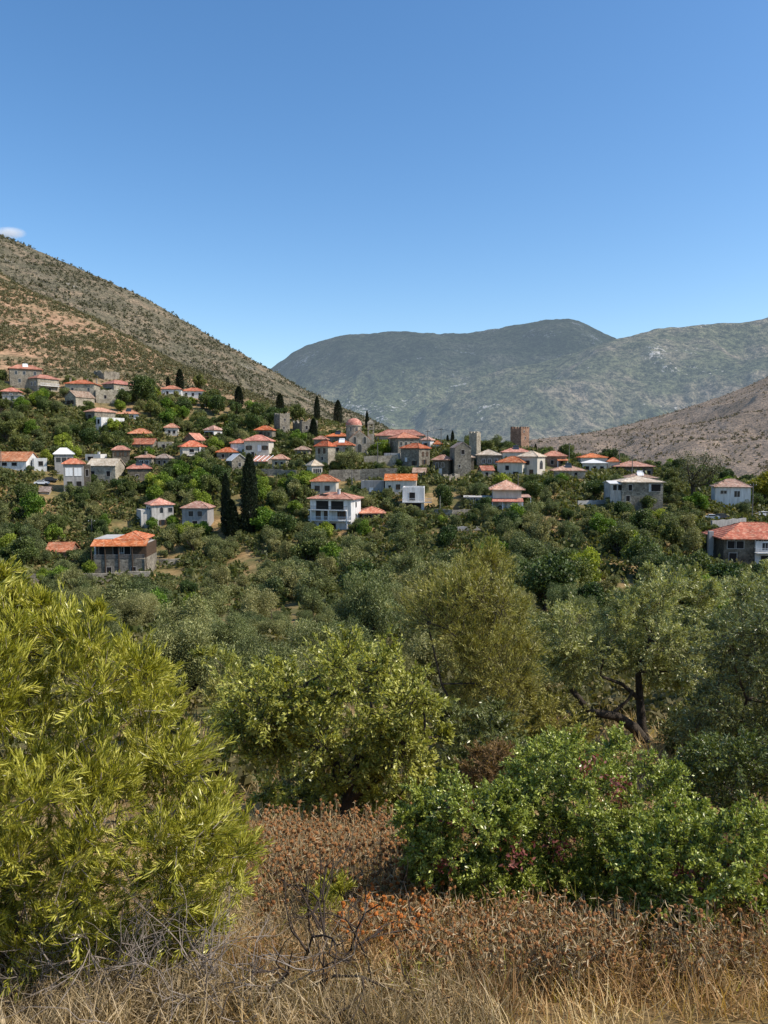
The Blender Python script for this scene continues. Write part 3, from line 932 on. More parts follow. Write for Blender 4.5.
annex(h, h.W / 2 + .01, h.W / 2 + 1.8, -h.D / 2 + .6, h.D / 2, h.H * .98, 'stone_dark', None, wins=[('F', (.5,), h.H * .7, 'o', (.9, 2.0))])
house('small white flat roofed house with dark window, behind the long stone house', 85, None, 101, 453.5, 455, 463, -8, 'white', 'concrete', 'flat', wins=[('F', (.35,), .55, 'o', (1.9, 1.2))], rh=.25, chim=[(.1, .2)])
h = house('long low stone house with pale orange roof and climbing greenery', 87, None, 116, 460, 466, 482, -5, 'stone_tan', 'pale', 'gable', depth=7, wins=[('F', (.2, .75), .5, 'o', (1.2, 1.6))])
house('narrow dark stone tower house with two top windows and red roof', 110, 113, 128, 446.5, 450.5, 467, 22, 'stone_dark', 'red', wins=[('F', (.3, .75), .78, 's', (.9, 1.4))])
h = house('small stone house with brown roof and tall white chimney', 136, None, 152, 455, 458.5, 468, -8, 'stone_grey', 'pink', wins=[('F', (.35, .7), .55, 'd', (1.2, 1.2))], chim=[(.0, -.1)])
house('dark stone house with flat red hip roof below the white chimney house', 124, 128, 149, 465, 469, 482, 20, 'stone_dark', 'red', wins=[('F', (.4,), .4, 'o', WS)])
house('upper of two low orange roofs peeping from the trees', 130, None, 151, 429, 434, 439, 10, 'stone_dark', 'orange', wins=[('F', (.5,), .4, 'o', WS)], over=.6)
house('lower of two low red roofs peeping from the trees', 131, None, 153, 439.5, 444.5, 449, -4, 'stone_grey', 'red', 'gable', depth=6, wins=[('F', (.5,), .4, 'o', WS)])
# ---- middle of the left slope
house('white house with red roof just left of the cypress on the upper slope', 162, None, 181, 385.5, 389.5, 396.5, 8, 'white', 'red', wins=[('F', (.3, .7), .5, 'o', WS)])
house('long white house with red roof just right of the cypress on the upper slope', 182, None, 204, 388, 391.5, 398, 4, 'white', 'red', depth=7, wins=[('F', (.2, .5, .8), .5, 'o', WS)])
house('brown stone barn with gable end and orange slope', 181, 196, 203, 434, 440, 446, -32, 'stone_red', 'orange', 'gable', axis='y', wins=[('F', (.5,), .6, 'o', WS)])
h = house('white house with gabled porch, dark window band and red awning', 203, 214, 221, 426, 430.5, 440, -30, 'white', 'pink', wins=[('F', (.25, .7), .62, 'o', (1.9, 1.4)), ('R', (.5,), .6, 'o', (1.5, 1.3))])
canopy(h, -h.W * .3, h.W * .4, -h.D / 2 - 1.6, -h.D / 2 - .01, h.H * .42, 'red', .5, 2, 'awning')
h = house('cream house with broad red hip roof and shaded balcony, centre of the left slope', 176, 183, 203, 441.5, 447.5, 463, 24, 'cream', 'red', wins=[('F', (.4, .8), .7, 'o', (1.5, 1.6)), ('F', (.2, .75), .25, 'o', (1.3, 1.9)), ('L', (.5,), .7, 's', WS)], balc=[('F', .25, 1.0, .46, 1.3, 'whitetrim')], over=.7)
MB().box(h.W * .22, h.W * .3, -h.D / 2 - 1.3, -h.D / 2 - .9, -3, h.H - .03).build('pillar', M['white'], h.o)
house('low stone cottage with red roof left of the white upper floor house', 217, None, 237, 448, 452.5, 459, 4, 'stone_grey', 'red', wins=[('F', (.3, .7), .45, 'o', WS)])
house('house with blank white upper wall under a red roof', 231, None, 247, 439, 443.5, 455, 5, 'white', 'red', depth=6, low=(.35, 'grey'))
house('cream house with red hip roof and white door, right side of the left slope', 244, None, 269, 435.5, 441.5, 459, -6, 'cream', 'red', wins=[('F', (.2, .85), .62, 's', WS), ('F', (.62,), .6, 'w', (1.2, 2.2)), ('F', (.35,), .2, 'o', WD)], over=.6)
house('small grey stone house with red roof behind the white door house', 255, None, 272, 426, 430.5, 440, -8, 'stone_grey', 'red', wins=[('F', (.3, .7), .6, 's', WS)])
house('grey stone gable house with whitish roof sheets', 223, 232, 246, 455, 461, 471, 30, 'stone_grey', 'panel', 'gable', axis='y', wins=[('F', (.5,), .6, 's', WS)])
h = house('half built red roof with white beams beside the tall cypress top', 253, None, 267, 457, 461.5, 468, -12, 'stone_grey', 'red', 'gable', depth=6)
b = MB()
for k in range(4): b.tube([(-h.W / 2 + k * h.W / 3, -h.D / 2 - .5, h.H + .1), (-h.W / 2 + k * h.W / 3 + 1.2, 0, h.H + h.rh + .35)], [.12, .12], 4)
b.build('roof_beam', M['whitetrim'], h.o)
# ---- lower left
h = house('cream two storey house with red hip roof and stained left wing', 140, 152, 171, 499.5, 505.5, 529, 30, 'pale_stain', 'red', wins=[('F', (.45,), .75, 'a', (.9, 1.1)), ('F', (.85,), .78, 's', (1.2, 1.2)), ('F', (.5,), .25, 's', WS), ('L', (.35, .7), .8, 'o', (1.2, 1.2))], low=None, hide=.15)
annex(h, -h.W / 2 - 2.6, -h.W / 2 - .01, -h.D / 2 + 1, h.D / 2, h.H * .8, 'pale_stain', None)
house('plain grey two storey house with orange pyramid roof', 182, None, 208, 502.5, 508.5, 530, -5, 'grey', 'pink', wins=[('F', (.35, .7), .75, 's', (1.3, 1.4)), ('F', (.5, .88), .25, 'o', (1.4, 1.9))], hide=.2)
house('small isolated orange roof among dense trees on the lower left', 46, None, 70, 545.5, 552, 557, 6, 'stone_red', 'orange', 'gable', depth=7, wins=[('F', (.4,), .4, 'o', WS)], hide=.3)
house('tiny shed with faded tile roof among trees below the shuttered house', 40, None, 49, 488.5, 492, 495, 12, 'stone_tan', 'dusty', 'gable', depth=4)
h = house('large dark stone house with bright red veranda roof and wooden railing, lower left', 97, None, 147, 535, 544, 577, 3, 'brownwood', 'concrete', 'flat', depth=9, low=(.6, 'stone_grey'), wins=[('F', (.12, .4, .62), .8, 'o', (1.3, 1.8)), ('F', (.3, .85), .25, 'o', (1.1, 1.4)), ('F', (.5,), .83, 'd', (1.0, 1.3))], hide=.08, rh=.02)
annex(h, -h.W * .12, h.W * .42, -h.D / 2 + .5, h.D / 2 - .4, h.H + .9, 'greywood', 'orange', 'hip', 1.5, 'upper_block', over=.5)
canopy(h, -h.W / 2 - .5, h.W / 2 + .5, -h.D / 2 - 2.3, -h.D / 2 + .45, h.H + .95, 'red', 1.15, 5, 'veranda_roof', 'brownwood')
b = MB().box(-h.W / 2, h.W / 2, -h.D / 2 - 1.9, -h.D / 2 - .033, -3, h.H * .58).build('veranda_base', M['stone_grey'], h.o)
for k in range(9): MB().box(-h.W / 2, h.W / 2, -h.D / 2 - 1.95, -h.D / 2 - 1.88, h.H * .6 + k * .001 + k * .16, h.H * .6 + k * .16 + .1).build('railing_board', M['greywood'], h.o) if k < 6 else None
for fx in (.3, .78): add_window(h.o, 'F', h.W, h.D, fx, h.H * .25, 'o', 1.0, 1.3, 'window', 1.905)
annex(h, -h.W / 2 - .9, -h.W * .14, -h.D / 2 + 1.6, h.D / 2 + 2, h.H + .9, 'white', 'concrete', 'flat', over=.0, wins=[('F', (.25, .65), h.H + .4, 'o', (1.6, .8))], name='terrace_block')
# ---- church and centre
jag_tower('roofless stone tower ruin with sunlit right face, left of the church', 273, 280, 289, 413, 436, 38, 'stone_grey', .7, seed=3, wins=[('F', (.5,), .7, 'o', (.7, 1.0)), ('F', (.4,), .35, 'o', (.7, 1.0))], merlon=False)
h = jag_tower('long ruined stone house with broken roofline, right of the ruin tower', 289, 302, 317, 419.5, 436, 22, 'stone_grey', 1.4, name='ruined_house', cat='ruin', seed=12, wins=[('F', (.3, .7), .5, 'o', WS)])
house('slim stone house with two stacked red roofs and twin top windows', 314.5, 328, 334, 441.5, 447, 471, -40, 'stone_tan', 'red', wins=[('F', (.3, .72), .82, 'k', (.9, 1.6)), ('F', (.55,), .5, 'o', (.8, 1.1))], hide=.12)
house('small square red roof just behind the slim twin window house', 314, None, 326, 436.5, 440, 452, -10, 'stone_grey', 'red')
house('stone house with red hip roof half hidden by the round tree', 330, None, 352, 440.5, 445.5, 460, -6, 'stone_tan', 'red', wins=[('F', (.35, .75), .7, 'o', (1.1, 1.5))], hide=.45)
house('low stone house with red roof and two white shutters, left of the church', 326, None, 348, 433, 437, 446, -8, 'stone_grey', 'red', wins=[('F', (.5, .8), .5, 'w', (1.0, 1.1))])
house('cream house with pale roof and ivy on its left side', 306, 312, 322, 460, 466, 479, 30, 'cream', 'pale', wins=[('F', (.2, .4, .6, .8), .62, 's', (.6, 1.3))])
house('cream house with orange hip roof directly above the big white house', 311, None, 336, 475.5, 482, 495, -5, 'cream', 'red', wins=[('F', (.25, .65), .5, 's', (1.5, 1.5))], hide=.1)
h = house('big white three storey house with red roof, long balconies and dark veranda', 309, 351, 360, 490.5, 499.5, 529, -17, 'white', 'red', over=.7, hide=.06, rh=1.6,
          wins=[('F', (.2, .4), .45, 'k', (1.2, 2.1)), ('F', (.78,), .47, 'b', (1.1, 2.0)), ('F', (.3, .67), .8, 'o', (3.3, 2.1)), ('F', (.3, .55), .08, 'o', (1.8, 1.4)), ('R', (.5,), .8, 's', (.9, 1.2)), ('R', (.5,), .4, 's', (.9, 1.2))],
          balc=[('F', .0, .92, .645, 1.5, 'darkmetal'), ('F', .0, 1.0, .29, 1.5, 'whitetrim')], chim=[(.12, -.15)])
MB().box(-h.W * .3, -h.W * .12, -h.D * .35, -h.D * .2, h.H + 1.0, h.H + 1.25).build('solar_panel', M['glass'], h.roof)
for fx in (-.44, .0, .44):
    MB().box(fx * h.W - .15, fx * h.W + .15, -h.D / 2 - 1.5, -h.D / 2 - 1.2, -3, h.H * .645 - .19).build('pillar', M['white'], h.o)
h = house('open garden pavilion with flat orange roof beside the big white house', 362, None, 384, 508, 513.5, 521, 6, 'brownwood', 'orange', name='pavilion', cat='pavilion', depth=7, wins=[('F', (.25, .7), .5, 'o', (2.2, 1.3))], over=.8)
house('grey flat roofed outbuilding below the churchyard wall', 361, None, 384, 480.5, 482, 494, -6, 'grey', 'concrete', 'flat', wins=[('F', (.45,), .35, 'w', (1.1, 1.2))], rh=.3)
# church
g, s, W, D, loc, t = footprint(349, None, 370, 455, 3, 12.0)
H = (453.5 - 438) * s; rh = (438 - 429) * s
tt = t
R2 = np.array([[math.cos(tt), -math.sin(tt)], [math.sin(tt), math.cos(tt)]]); cc = g[:2] - R2 @ np.array([0, -D / 2])
church = thing('church', 'grey stone church with orange dome, gabled front and slim bell tower', 'church', (cc[0], cc[1], g[2]), tt)
wall_mesh(W, D, H, rh, 'gable', 'y').build('wall', M['stone_tan'], church)
gable_roof(W, D - .6, H, rh, .25, th=.1, axis='y').build('roof', M['red'], church)
add_window(church, 'F', W, D, .5, H * .3, 'a', 1.5, 2.8, 'door'); add_window(church, 'F', W, D, .28, H * .9, 'a', 1.0, 1.8); add_window(church, 'F', W, D, .75, H * .9, 'a', 1.0, 1.8)
for f in (.2, .45, .7): add_window(church, 'R', W, D, f, H * .6, 'a', .8, 1.8)
dr = MB().lathe([(2.75, H * .7), (2.75, H + rh + 1.6), (3.05, H + rh + 1.65), (3.05, H + rh + 1.95), (2.7, H + rh + 2.0)], 20, -1.9, 1.0).build('drum', M['stone_tan'], church)
MB().lathe([(3.0 * math.cos(a), H + rh + 1.98 + 2.55 * math.sin(a)) for a in np.linspace(0, math.pi / 2 - .02, 9)], 24, -1.9, 1.0).build('dome', M['red'], church, smooth=True)
f_, p_, _s = window_meshes('a', .55, 1.2)
for k in range(8):
    a = 2 * math.pi * (k + .5) / 8
    o = link('window', f_, None, dr, (-1.9 + 2.77 * math.sin(a), 1.0 - 2.77 * math.cos(a), H + rh + .45), a); link('pane', p_, None, o)
bt = (453.5 - 420) * s; bw = 2.3
b = MB().box(-bw / 2, bw / 2, -bw / 2, bw / 2, -3, bt * .62)
z = bt * .62
for lev in range(2):
    for sx in (-1, 1):
        for sy in (-1, 1):
            b.box(sx * bw / 2 - (.5 if sx > 0 else 0), sx * bw / 2 + (.5 if sx < 0 else 0), sy * bw / 2 - (.5 if sy > 0 else 0), sy * bw / 2 + (.5 if sy < 0 else 0), z, z + bt * .13)
    b.box(-bw / 2 - .12, bw / 2 + .12, -bw / 2 - .12, bw / 2 + .12, z + bt * .13 + .001, z + bt * .16); z += bt * .16 + .002
tw = b.build('bell_tower', M['stone_tan'], church, (W / 2 + .35, -D / 2 + 1.6, 0))
hip_roof(bw, bw, z, 1.3, .1).build('roof', M['stone_grey'], tw)
MB().lathe([(.05, z - bt * .12), (.3, z - bt * .125), (.36, z - bt * .17), (.5, z - bt * .2)], 10).build('bell', M['darkmetal'], tw)
PROT.append((346, 416, 374, 456, g[1], .12)); FEET.append((cc[0], cc[1], 8))
# ---- right of the church
house('long low house with wide red roof right behind the church', 376, None, 424, 430, 436, 446, -4, 'stone_tan', 'red', depth=8, wins=[('F', (.1, .25), .5, 'o', WS)])
house('big stone house with broad orange hip roof and row of windows, right of the church', 390, 398, 419, 433, 438.5, 461, 22, 'stone_grey', 'orange', wins=[('F', (.15, .38, .62, .85), .75, 's', WS), ('L', (.5,), .75, 's', WS)], over=.6, hide=.15)
house('stone corner house with bright sunlit right wall and small red roof', 401, 419, 430.5, 443.5, 448.5, 471, -42, 'stone_grey', 'red', wins=[('F', (.3,), .5, 'w', (.9, 1.3)), ('F', (.75,), .35, 's', WS), ('R', (.35, .75), .75, 'k', WS), ('R', (.5,), .4, 's', WS)], hide=.12)
house('small white house with pinkish roof behind the corner house', 422, 430, 434.5, 437, 440.5, 450, -28, 'white', 'pink', wins=[('F', (.5,), .5, 's', WS)])
house('tiny white house with red roof beside a utility pole on the ridge', 434.5, None, 441.5, 441, 444.5, 451, 6, 'white', 'red', wins=[('F', (.5,), .45, 'o', WS)])
house('dark stone house with pink roof tucked between corner house and gable tower', 433, 448, 453.5, 455.5, 460.5, 476, -25, 'stone_dark', 'pink', wins=[('F', (.3, .65), .7, 's', WS), ('F', (.5,), .25, 'w', WD)])
house('tall dark stone gable house with a single square window', 454.5, None, 471, 443, 448, 476, 5, 'stone_grey', 'dusty', 'gable', axis='y', depth=9, over=.15, wins=[('F', (.5,), .85, 'o', (1.1, 1.4)), ('F', (.3,), .35, 'o', (.6, .8))], hide=.1)
jag_tower('slender square stone tower ruin with sunlit right side', 471.5, 476.5, 481, 431.5, 463, 40, 'stone_tan', .8, seed=21, hide=.1)
house('grey stone house with pale roof and three white framed windows', 477, None, 501, 450, 455.5, 470, -5, 'stone_grey', 'pale', depth=9, wins=[('F', (.28, .52, .78), .6, 'd', (1.0, 1.3))], hide=.12)
jag_tower('tall old fortified tower with reddish shaded face and notched top', 512, 521, 530.5, 426.5, 452, 40, 'stone_red', .9, seed=33, merlon=True, wins=[('F', (.5,), .55, 'o', (.6, 1.0)), ('F', (.35,), .8, 'o', (.6, .8))], hide=.05)
house('cream house with red roof directly below the fortified tower', 503, None, 530, 447.5, 452.5, 464, -4, 'cream', 'red', depth=8)
h = house('cream house with red hip roof and vine covered veranda', 499, 522, 532, 457, 463, 480, -28, 'cream', 'red', wins=[('F', (.75,), .3, 'o', (1.8, 1.8)), ('F', (.4,), .7, 'o', (1.2, 1.4)), ('R', (.25, .6), .55, 's', (.6, 1.4))], over=.5, hide=.12)
annex(h, -h.W / 2 - 6.5, -h.W / 2 - .01, -h.D / 2 + .4, h.D / 2, h.H * .5, 'brownwood', 'greenpaint', 'flat', wins=[('F', (.2, .5, .8), h.H * .28, 'o', (1.5, 1.5))], name='vine_veranda')
h = house('cream stone house with pale roof and large round arched opening', 520, 537, 548, 451.5, 457, 480, -36, 'cream', 'pale', wins=[('R', (.5,), .58, 'a', (2.2, 1.6)), ('R', (.35, .75), .15, 'o', (.9, 1.3)), ('F', (.5,), .75, 's', (.6, 1.2)), ('F', (.7,), .3, 'k', (1.2, 2.0))], hide=.12)
h = house('red roofed house with lower red porch roof, right of the arched house', 543, None, 566, 451.5, 456.5, 467, -8, 'stone_red', 'red', wins=[('F', (.4, .8), .45, 'o', WS)])
canopy(h, h.W * .1, h.W * .55, -h.D / 2 - 2, -h.D / 2 - .01, h.H * .72, 'red', .5, 2)
house('broad pink hip roof rising over dark trees', 554, None, 585, 465.5, 471, 478, -5, 'stone_tan', 'pink', depth=9, wins=[('F', (.3, .7), .5, 'o', WS)], hide=.2)
house('house with red hip roof behind the white roofed cream house', 581, None, 607, 454, 458, 468, -4, 'cream', 'red', depth=8)
house('cream house with flat whitish roof and three dark windows', 583, None, 606, 460, 463.5, 473, -10, 'cream', 'panel', depth=8, wins=[('F', (.2, .5, .8), .5, 'o', (1.1, 1.2))], hide=.12)
house('low pink walled cottage with red roof beside the white roofed house', 608, None, 619, 458, 462, 472, -10, 'cream', 'red', wins=[('F', (.5,), .45, 'o', WS)])
h = house('long dark house with shallow pink roof and deep shaded porch, right of the village', 617, 653, 659, 462, 467, 479, -12, 'stone_dark', 'pink', depth=9, wins=[('F', (.12, .3, .5, .7, .88), .5, 'o', (1.5, 1.7)), ('R', (.5,), .5, 'w', (1.0, 1.5))], over=.8, hide=.15)
h = house('large weathered stone house with pale low roof and white left wing', 622, None, 662, 477.5, 482.5, 512, -5, 'stone_grey', 'pale', depth=10, wins=[('F', (.2,), .82, 'o', (1.0, 1.6)), ('F', (.15,), .45, 'o', (1.0, 1.5)), ('F', (.8,), .82, 'o', (3.0, 1.9)), ('F', (.68,), .82, 'w', (.5, 2.0))], hide=.2)
annex(h, -h.W / 2 - 2.9, -h.W / 2 - .01, -h.D / 2 + .6, h.D / 2, h.H * .94, 'pale_stain', 'panel', 'gable', .5, wins=[('F', (.4, .85), h.H * .82, 'o', (1.0, 1.4))], name='wing')
house('dusty red roof peeping behind the weathered stone house', 627, None, 657, 474, 478.5, 487, -4, 'stone_grey', 'dusty', depth=8)
house('white two storey house with pink hip roof and single dark window, far right', 718, 750, 756, 480, 487.5, 512, -14, 'white', 'pink', wins=[('F', (.2, .28), .8, 's', (.8, .8)), ('F', (.62,), .73, 'd', (1.5, 1.7)), ('F', (.75,), .32, 'o', (.5, .5))], hide=.1, depth=None)
h = house('wide house with pink roof, dark left porch and white railed balcony, right edge', 724, None, 800, 525, 539, 568, -4, 'stone_dark', 'red', depth=11, over=.9, hide=.12,
          wins=[('F', (.1, .2), .8, 'o', (1.8, 1.6)), ('F', (.44, .54, .66), .84, 'd', (1.2, 1.7)), ('F', (.12,), .35, 'o', (1.6, 2.0)), ('F', (.5, .7), .3, 'o', (1.6, 1.6))])
annex(h, -h.W * .1, h.W / 2 + .03, -h.D / 2 - .35, -h.D / 2 + .5, h.H * .94, 'white', None, wins=[('F', (.2, .45, .7), h.H * .75, 'd', (1.2, 1.6)), ('F', (.2, .45, .7), h.H * .3, 'o', (1.6, 1.6))], name='front_bay')
b_ = balcony(h.o, 'F', h.W, h.D + 1, .38, 1.0, h.H * .56, 1.3, 'whitetrim')
MB().box(-h.W / 2 - 1.6, -h.W / 2 - .6, -1, 0, -3, h.H + 1.2).build('chimney', M['concrete'], h.o)
house('white flat roofed house with one dark window over an open ground floor', 402.5, None, 424, 487, 489, 511.5, -4, 'white', 'concrete', 'flat', depth=9, wins=[('F', (.45,), .66, 'o', (1.5, 2.1)), ('F', (.5,), .2, 'o', (4.2, 2.0))], balc=[('F', .0, 1.35, .42, 1.0, 'whitetrim')], rh=.4, hide=.08)
house('cream house with orange gable roof and flowering creeper, behind the white flat roofed house', 385, None, 416, 475.5, 480.5, 495, -4, 'cream', 'orange', 'gable', depth=7, wins=[('F', (.15,), .55, 'o', (.7, .9)), ('F', (.42,), .55, 'k', (1.1, 1.3))], hide=.15)
h = house('white lower centre house with tiered red hip roofs and dark glazed left veranda', 493, None, 521, 481, 490, 511, -6, 'cream', 'pink', depth=9, over=1.0, hide=.12, wins=[('F', (.3, .6, .85), .25, 'w', (1.7, 1.7))])
canopy(h, -h.W * .55, h.W * .55, -h.D / 2 - 2.6, -h.D / 2 - .01, h.H * .58, 'red', .7, 4)
canopy(h, h.W * .5 + .01, h.W * .5 + 2.6, -h.D / 2, h.D / 2, h.H * .7, 'pink', .3, 2)
annex(h, -h.W / 2 - 7.5, -h.W / 2 - .01, -h.D / 2 + .8, h.D / 2, h.H * .62, 'brownwood', 'concrete', 'flat', wins=[('F', (.2, .5, .8), h.H * .42, 'd', (1.7, 1.5))], name='glazed_veranda')

house('low dark stone shed with rusty roof below the sunlit corner house', 413, None, 425, 469, 472.5, 479, -8, 'stone_dark', 'dusty', 'gable', depth=5, wins=[('F', (.5,), .45, 'o', (.9, 1.0))])
jag_tower('crumbling stone yard ruin under the tall gable house', 441, 449, 462, 474, 483, -30, 'stone_grey', 1.2, name='ruined_house', cat='ruin', seed=41)
house('small grey stone house between the square tower ruin and the pale roofed house', 462, None, 474, 455, 458, 470, 8, 'stone_dark', 'dusty', wins=[('F', (.5,), .55, 'o', (1.0, 1.2))], hide=.5)
house('stone house with faded roof glimpsed left of the twin window house among trees', 295, None, 309, 447, 450.5, 458, -6, 'stone_grey', 'dusty', wins=[('F', (.4, .7), .5, 'o', (.9, 1.1))], hide=.5)
house('low stone byre with flat roof left of the brown stone barn', 158, None, 172, 441, 443, 450, 6, 'stone_tan', 'concrete', 'flat', depth=5, wins=[('F', (.4,), .45, 'o', (1.0, 1.4))], rh=.3)
house('stone cottage with dusty roof between white chimney house and cream red roofed house', 155, None, 169, 455, 459, 467, -10, 'stone_grey', 'dusty', wins=[('F', (.3, .7), .5, 'o', (.9, 1.2))])

house('flat roofed weathered white building between the churchyard and the corner house', 384, None, 400, 453, 454, 465, -5, 'pale_stain', 'concrete', 'flat', depth=6, wins=[('F', (.25, .6), .55, 'o', (.9, 1.2))], rh=.3)
house('small stone store with low red roof under the pale roofed three window house', 482, None, 494, 467, 470.5, 478, 6, 'stone_tan', 'red', 'gable', depth=5, wins=[('F', (.4,), .5, 'o', (1.0, 1.2))])
house('stone house with faded red roof between the ivy house and the grey gable house', 272, None, 286, 455, 459.5, 469, -8, 'stone_tan', 'pink', wins=[('F', (.3, .7), .55, 'o', (.9, 1.2))])
house('small cream house with orange roof between the tower house and the brown stone barn', 165, None, 178, 424, 428, 436, 8, 'cream', 'orange', wins=[('F', (.35, .7), .5, 'o', (.9, 1.2))])

# ------------------------------------------------------------------ stone terrace walls
def terrace_wall(label, pts, hgt, mat='stone_grey', thick=.5, jag=.25, seed=1):
    P3 = [hit(px, py) for px, py in pts]
    rng = random.Random(seed); b = MB()
    path = []
    for a, c in zip(P3[:-1], P3[1:]):
        n = max(2, int(np.linalg.norm(c - a) / 1.4))
        for i in range(n): path.append(a + (c - a) * i / n)
    path.append(P3[-1])
    o0 = path[0].copy()
    zt = np.array([hz(p[0], p[1]) for p in path])
    k = np.ones(9) / 9; zt = np.convolve(np.pad(zt, 4, mode='edge'), k, 'valid')
    rows = []
    for i, p in enumerate(path):
        d = path[min(i + 1, len(path) - 1)] - path[max(i - 1, 0)]; nrm = np.array([-d[1], d[0], 0]); nrm /= np.linalg.norm(nrm) + 1e-9
        top = zt[i] + hgt + rng.uniform(-jag, jag) * .5
        q = p + nrm * thick
        rows.append([(p[0] - o0[0], p[1] - o0[1], zt[i] - 2 - o0[2]), (p[0] - o0[0], p[1] - o0[1], top - o0[2]), (q[0] - o0[0], q[1] - o0[1], top - o0[2]), (q[0] - o0[0], q[1] - o0[1], zt[i] - 2 - o0[2])])
    for r0, r1 in zip(rows[:-1], rows[1:]):
        for k2 in range(3): b.quad(r0[k2], r1[k2], r1[k2 + 1], r0[k2 + 1])
    b.quad(*rows[0]); b.quad(*rows[-1][::-1])
    o = b.build('stone_wall', M[mat], None, o0)
    tag(o, label, 'wall')
    ys = [q[1] for q in pts]; xs = [q[0] for q in pts]; Y = P3[0][1]
    PROT.append((min(xs), min(ys) - hgt * F / Y, max(xs), min(ys), min(p[1] for p in P3), .3))
    for p in path[::3]: FEET.append((p[0], p[1], 1.3))


terrace_wall('long dry stone field wall below the dark house, lower left', [(16, 583), (60, 584), (100, 583), (150, 581)], 2.0, 'stone_tan', seed=2)
terrace_wall('high retaining wall under the church terrace', [(329, 482), (360, 481), (397, 480)], 3.6, 'stone_grey', seed=3)
terrace_wall('churchyard wall with pole in front, right of the round tree', [(364, 467), (380, 466.5), (398, 466)], 3.6, 'stone_tan', seed=4)
terrace_wall('low stone terrace wall left of the ivy house', [(256, 476), (275, 476), (296, 478)], 2.2, 'stone_grey', seed=5)
terrace_wall('terrace wall along the olive grove right of the white flat roofed house', [(432, 517), (452, 518), (476, 517)], 2.0, 'stone_grey', seed=6)
terrace_wall('pale low wall in the orchard left of the weathered stone house', [(578, 505), (592, 505), (608, 504)], 1.2, 'concrete', seed=7)
terrace_wall('pale roadside parapet left of the lower centre house', [(456, 531), (470, 531), (484, 530)], .9, 'concrete', seed=8)
terrace_wall('grey yard wall below the white two storey house on the right', [(712, 531), (728, 530), (746, 528)], 2.6, 'grey', seed=9)
terrace_wall('broken terrace wall beside dry grass right of the dark house', [(152, 566), (165, 566), (180, 565)], 1.5, 'stone_tan', seed=10)

# ------------------------------------------------------------------ utility poles
POLES = []


def pole(label, px, base, top, arm=True):
    g = hit(px, base); h = (base - top) * g[1] / F
    POLES.append(g + np.array([0, 0, h - .4]))
    r = thing('utility_pole', label, 'utility pole', g)
    MB().tube([(0, 0, -1), (0, 0, h)], [.17, .11], 8).build('post', M['greywood'], r)
    if arm:
        MB().box(-.9, .9, -.07, .07, h - .7, h - .55).build('crossarm', M['darkmetal'], r)
        for x in (-.8, 0, .8): MB().lathe([(.02, h - .55), (.07, h - .5), (.07, h - .38), (.02, h - .33)], 8, x, 0).build('insulator', M['whitetrim'], r)
    PROT.append((px - 1, top, px + 1, base - (base - top) * .3, g[1], .3))


pole('wooden utility pole in front of the churchyard wall', 377.6, 468, 442)
pole('utility pole behind the sunlit corner house', 427.5, 452, 430)
pole('utility pole on the ridge left of the gable tower house', 441, 452, 428)
pole('slim pole beside the white flat roofed house', 440, 515, 496, False)
pole('pole rising in front of the church retaining wall', 352, 491, 470, False)
pole('utility pole on the ridge between arched house and red hip roof house', 569, 464, 443)
pole('pole behind the pink walled cottage', 619, 474, 449)
pole('pole in front of the long dark porch house', 632, 481, 456)
pole('tall pole before the white two storey house on the right', 752, 521, 483)
pole('pole beside the tiered red roof house, in front of its gable', 518, 488, 474, False)
pole('pole at the left edge by the long white house', 1.5, 474, 451, False)
pole('pole with crossarm above the dark house terrace', 92, 536, 519)

for lab, a, c in (('sagging power cable from the churchyard pole to the pole behind the corner house', 0, 1), ('power cable between the two ridge poles beside the gable tower house', 1, 2),
                  ('long power cable along the ridge from gable tower to arched house', 2, 5), ('power cable from the arched house pole to the pink cottage pole', 5, 6),
                  ('power cable between the pink cottage pole and the porch house pole', 6, 7), ('power cable swinging down from the porch house pole to the tall right pole', 7, 8)):
    p0, p1 = POLES[a], POLES[c]; n = 14
    pts = [p0 + (p1 - p0) * t - np.array([0, 0, 4 * .03 * np.linalg.norm(p1 - p0) * t * (1 - t)]) - p0 for t in np.linspace(0, 1, n)]
    tag(MB().tube(pts, [.028] * n, 4).build('power_cable', M['darkmetal'], None, p0), lab, 'cable')

# ------------------------------------------------------------------ parked cars
_car = {}


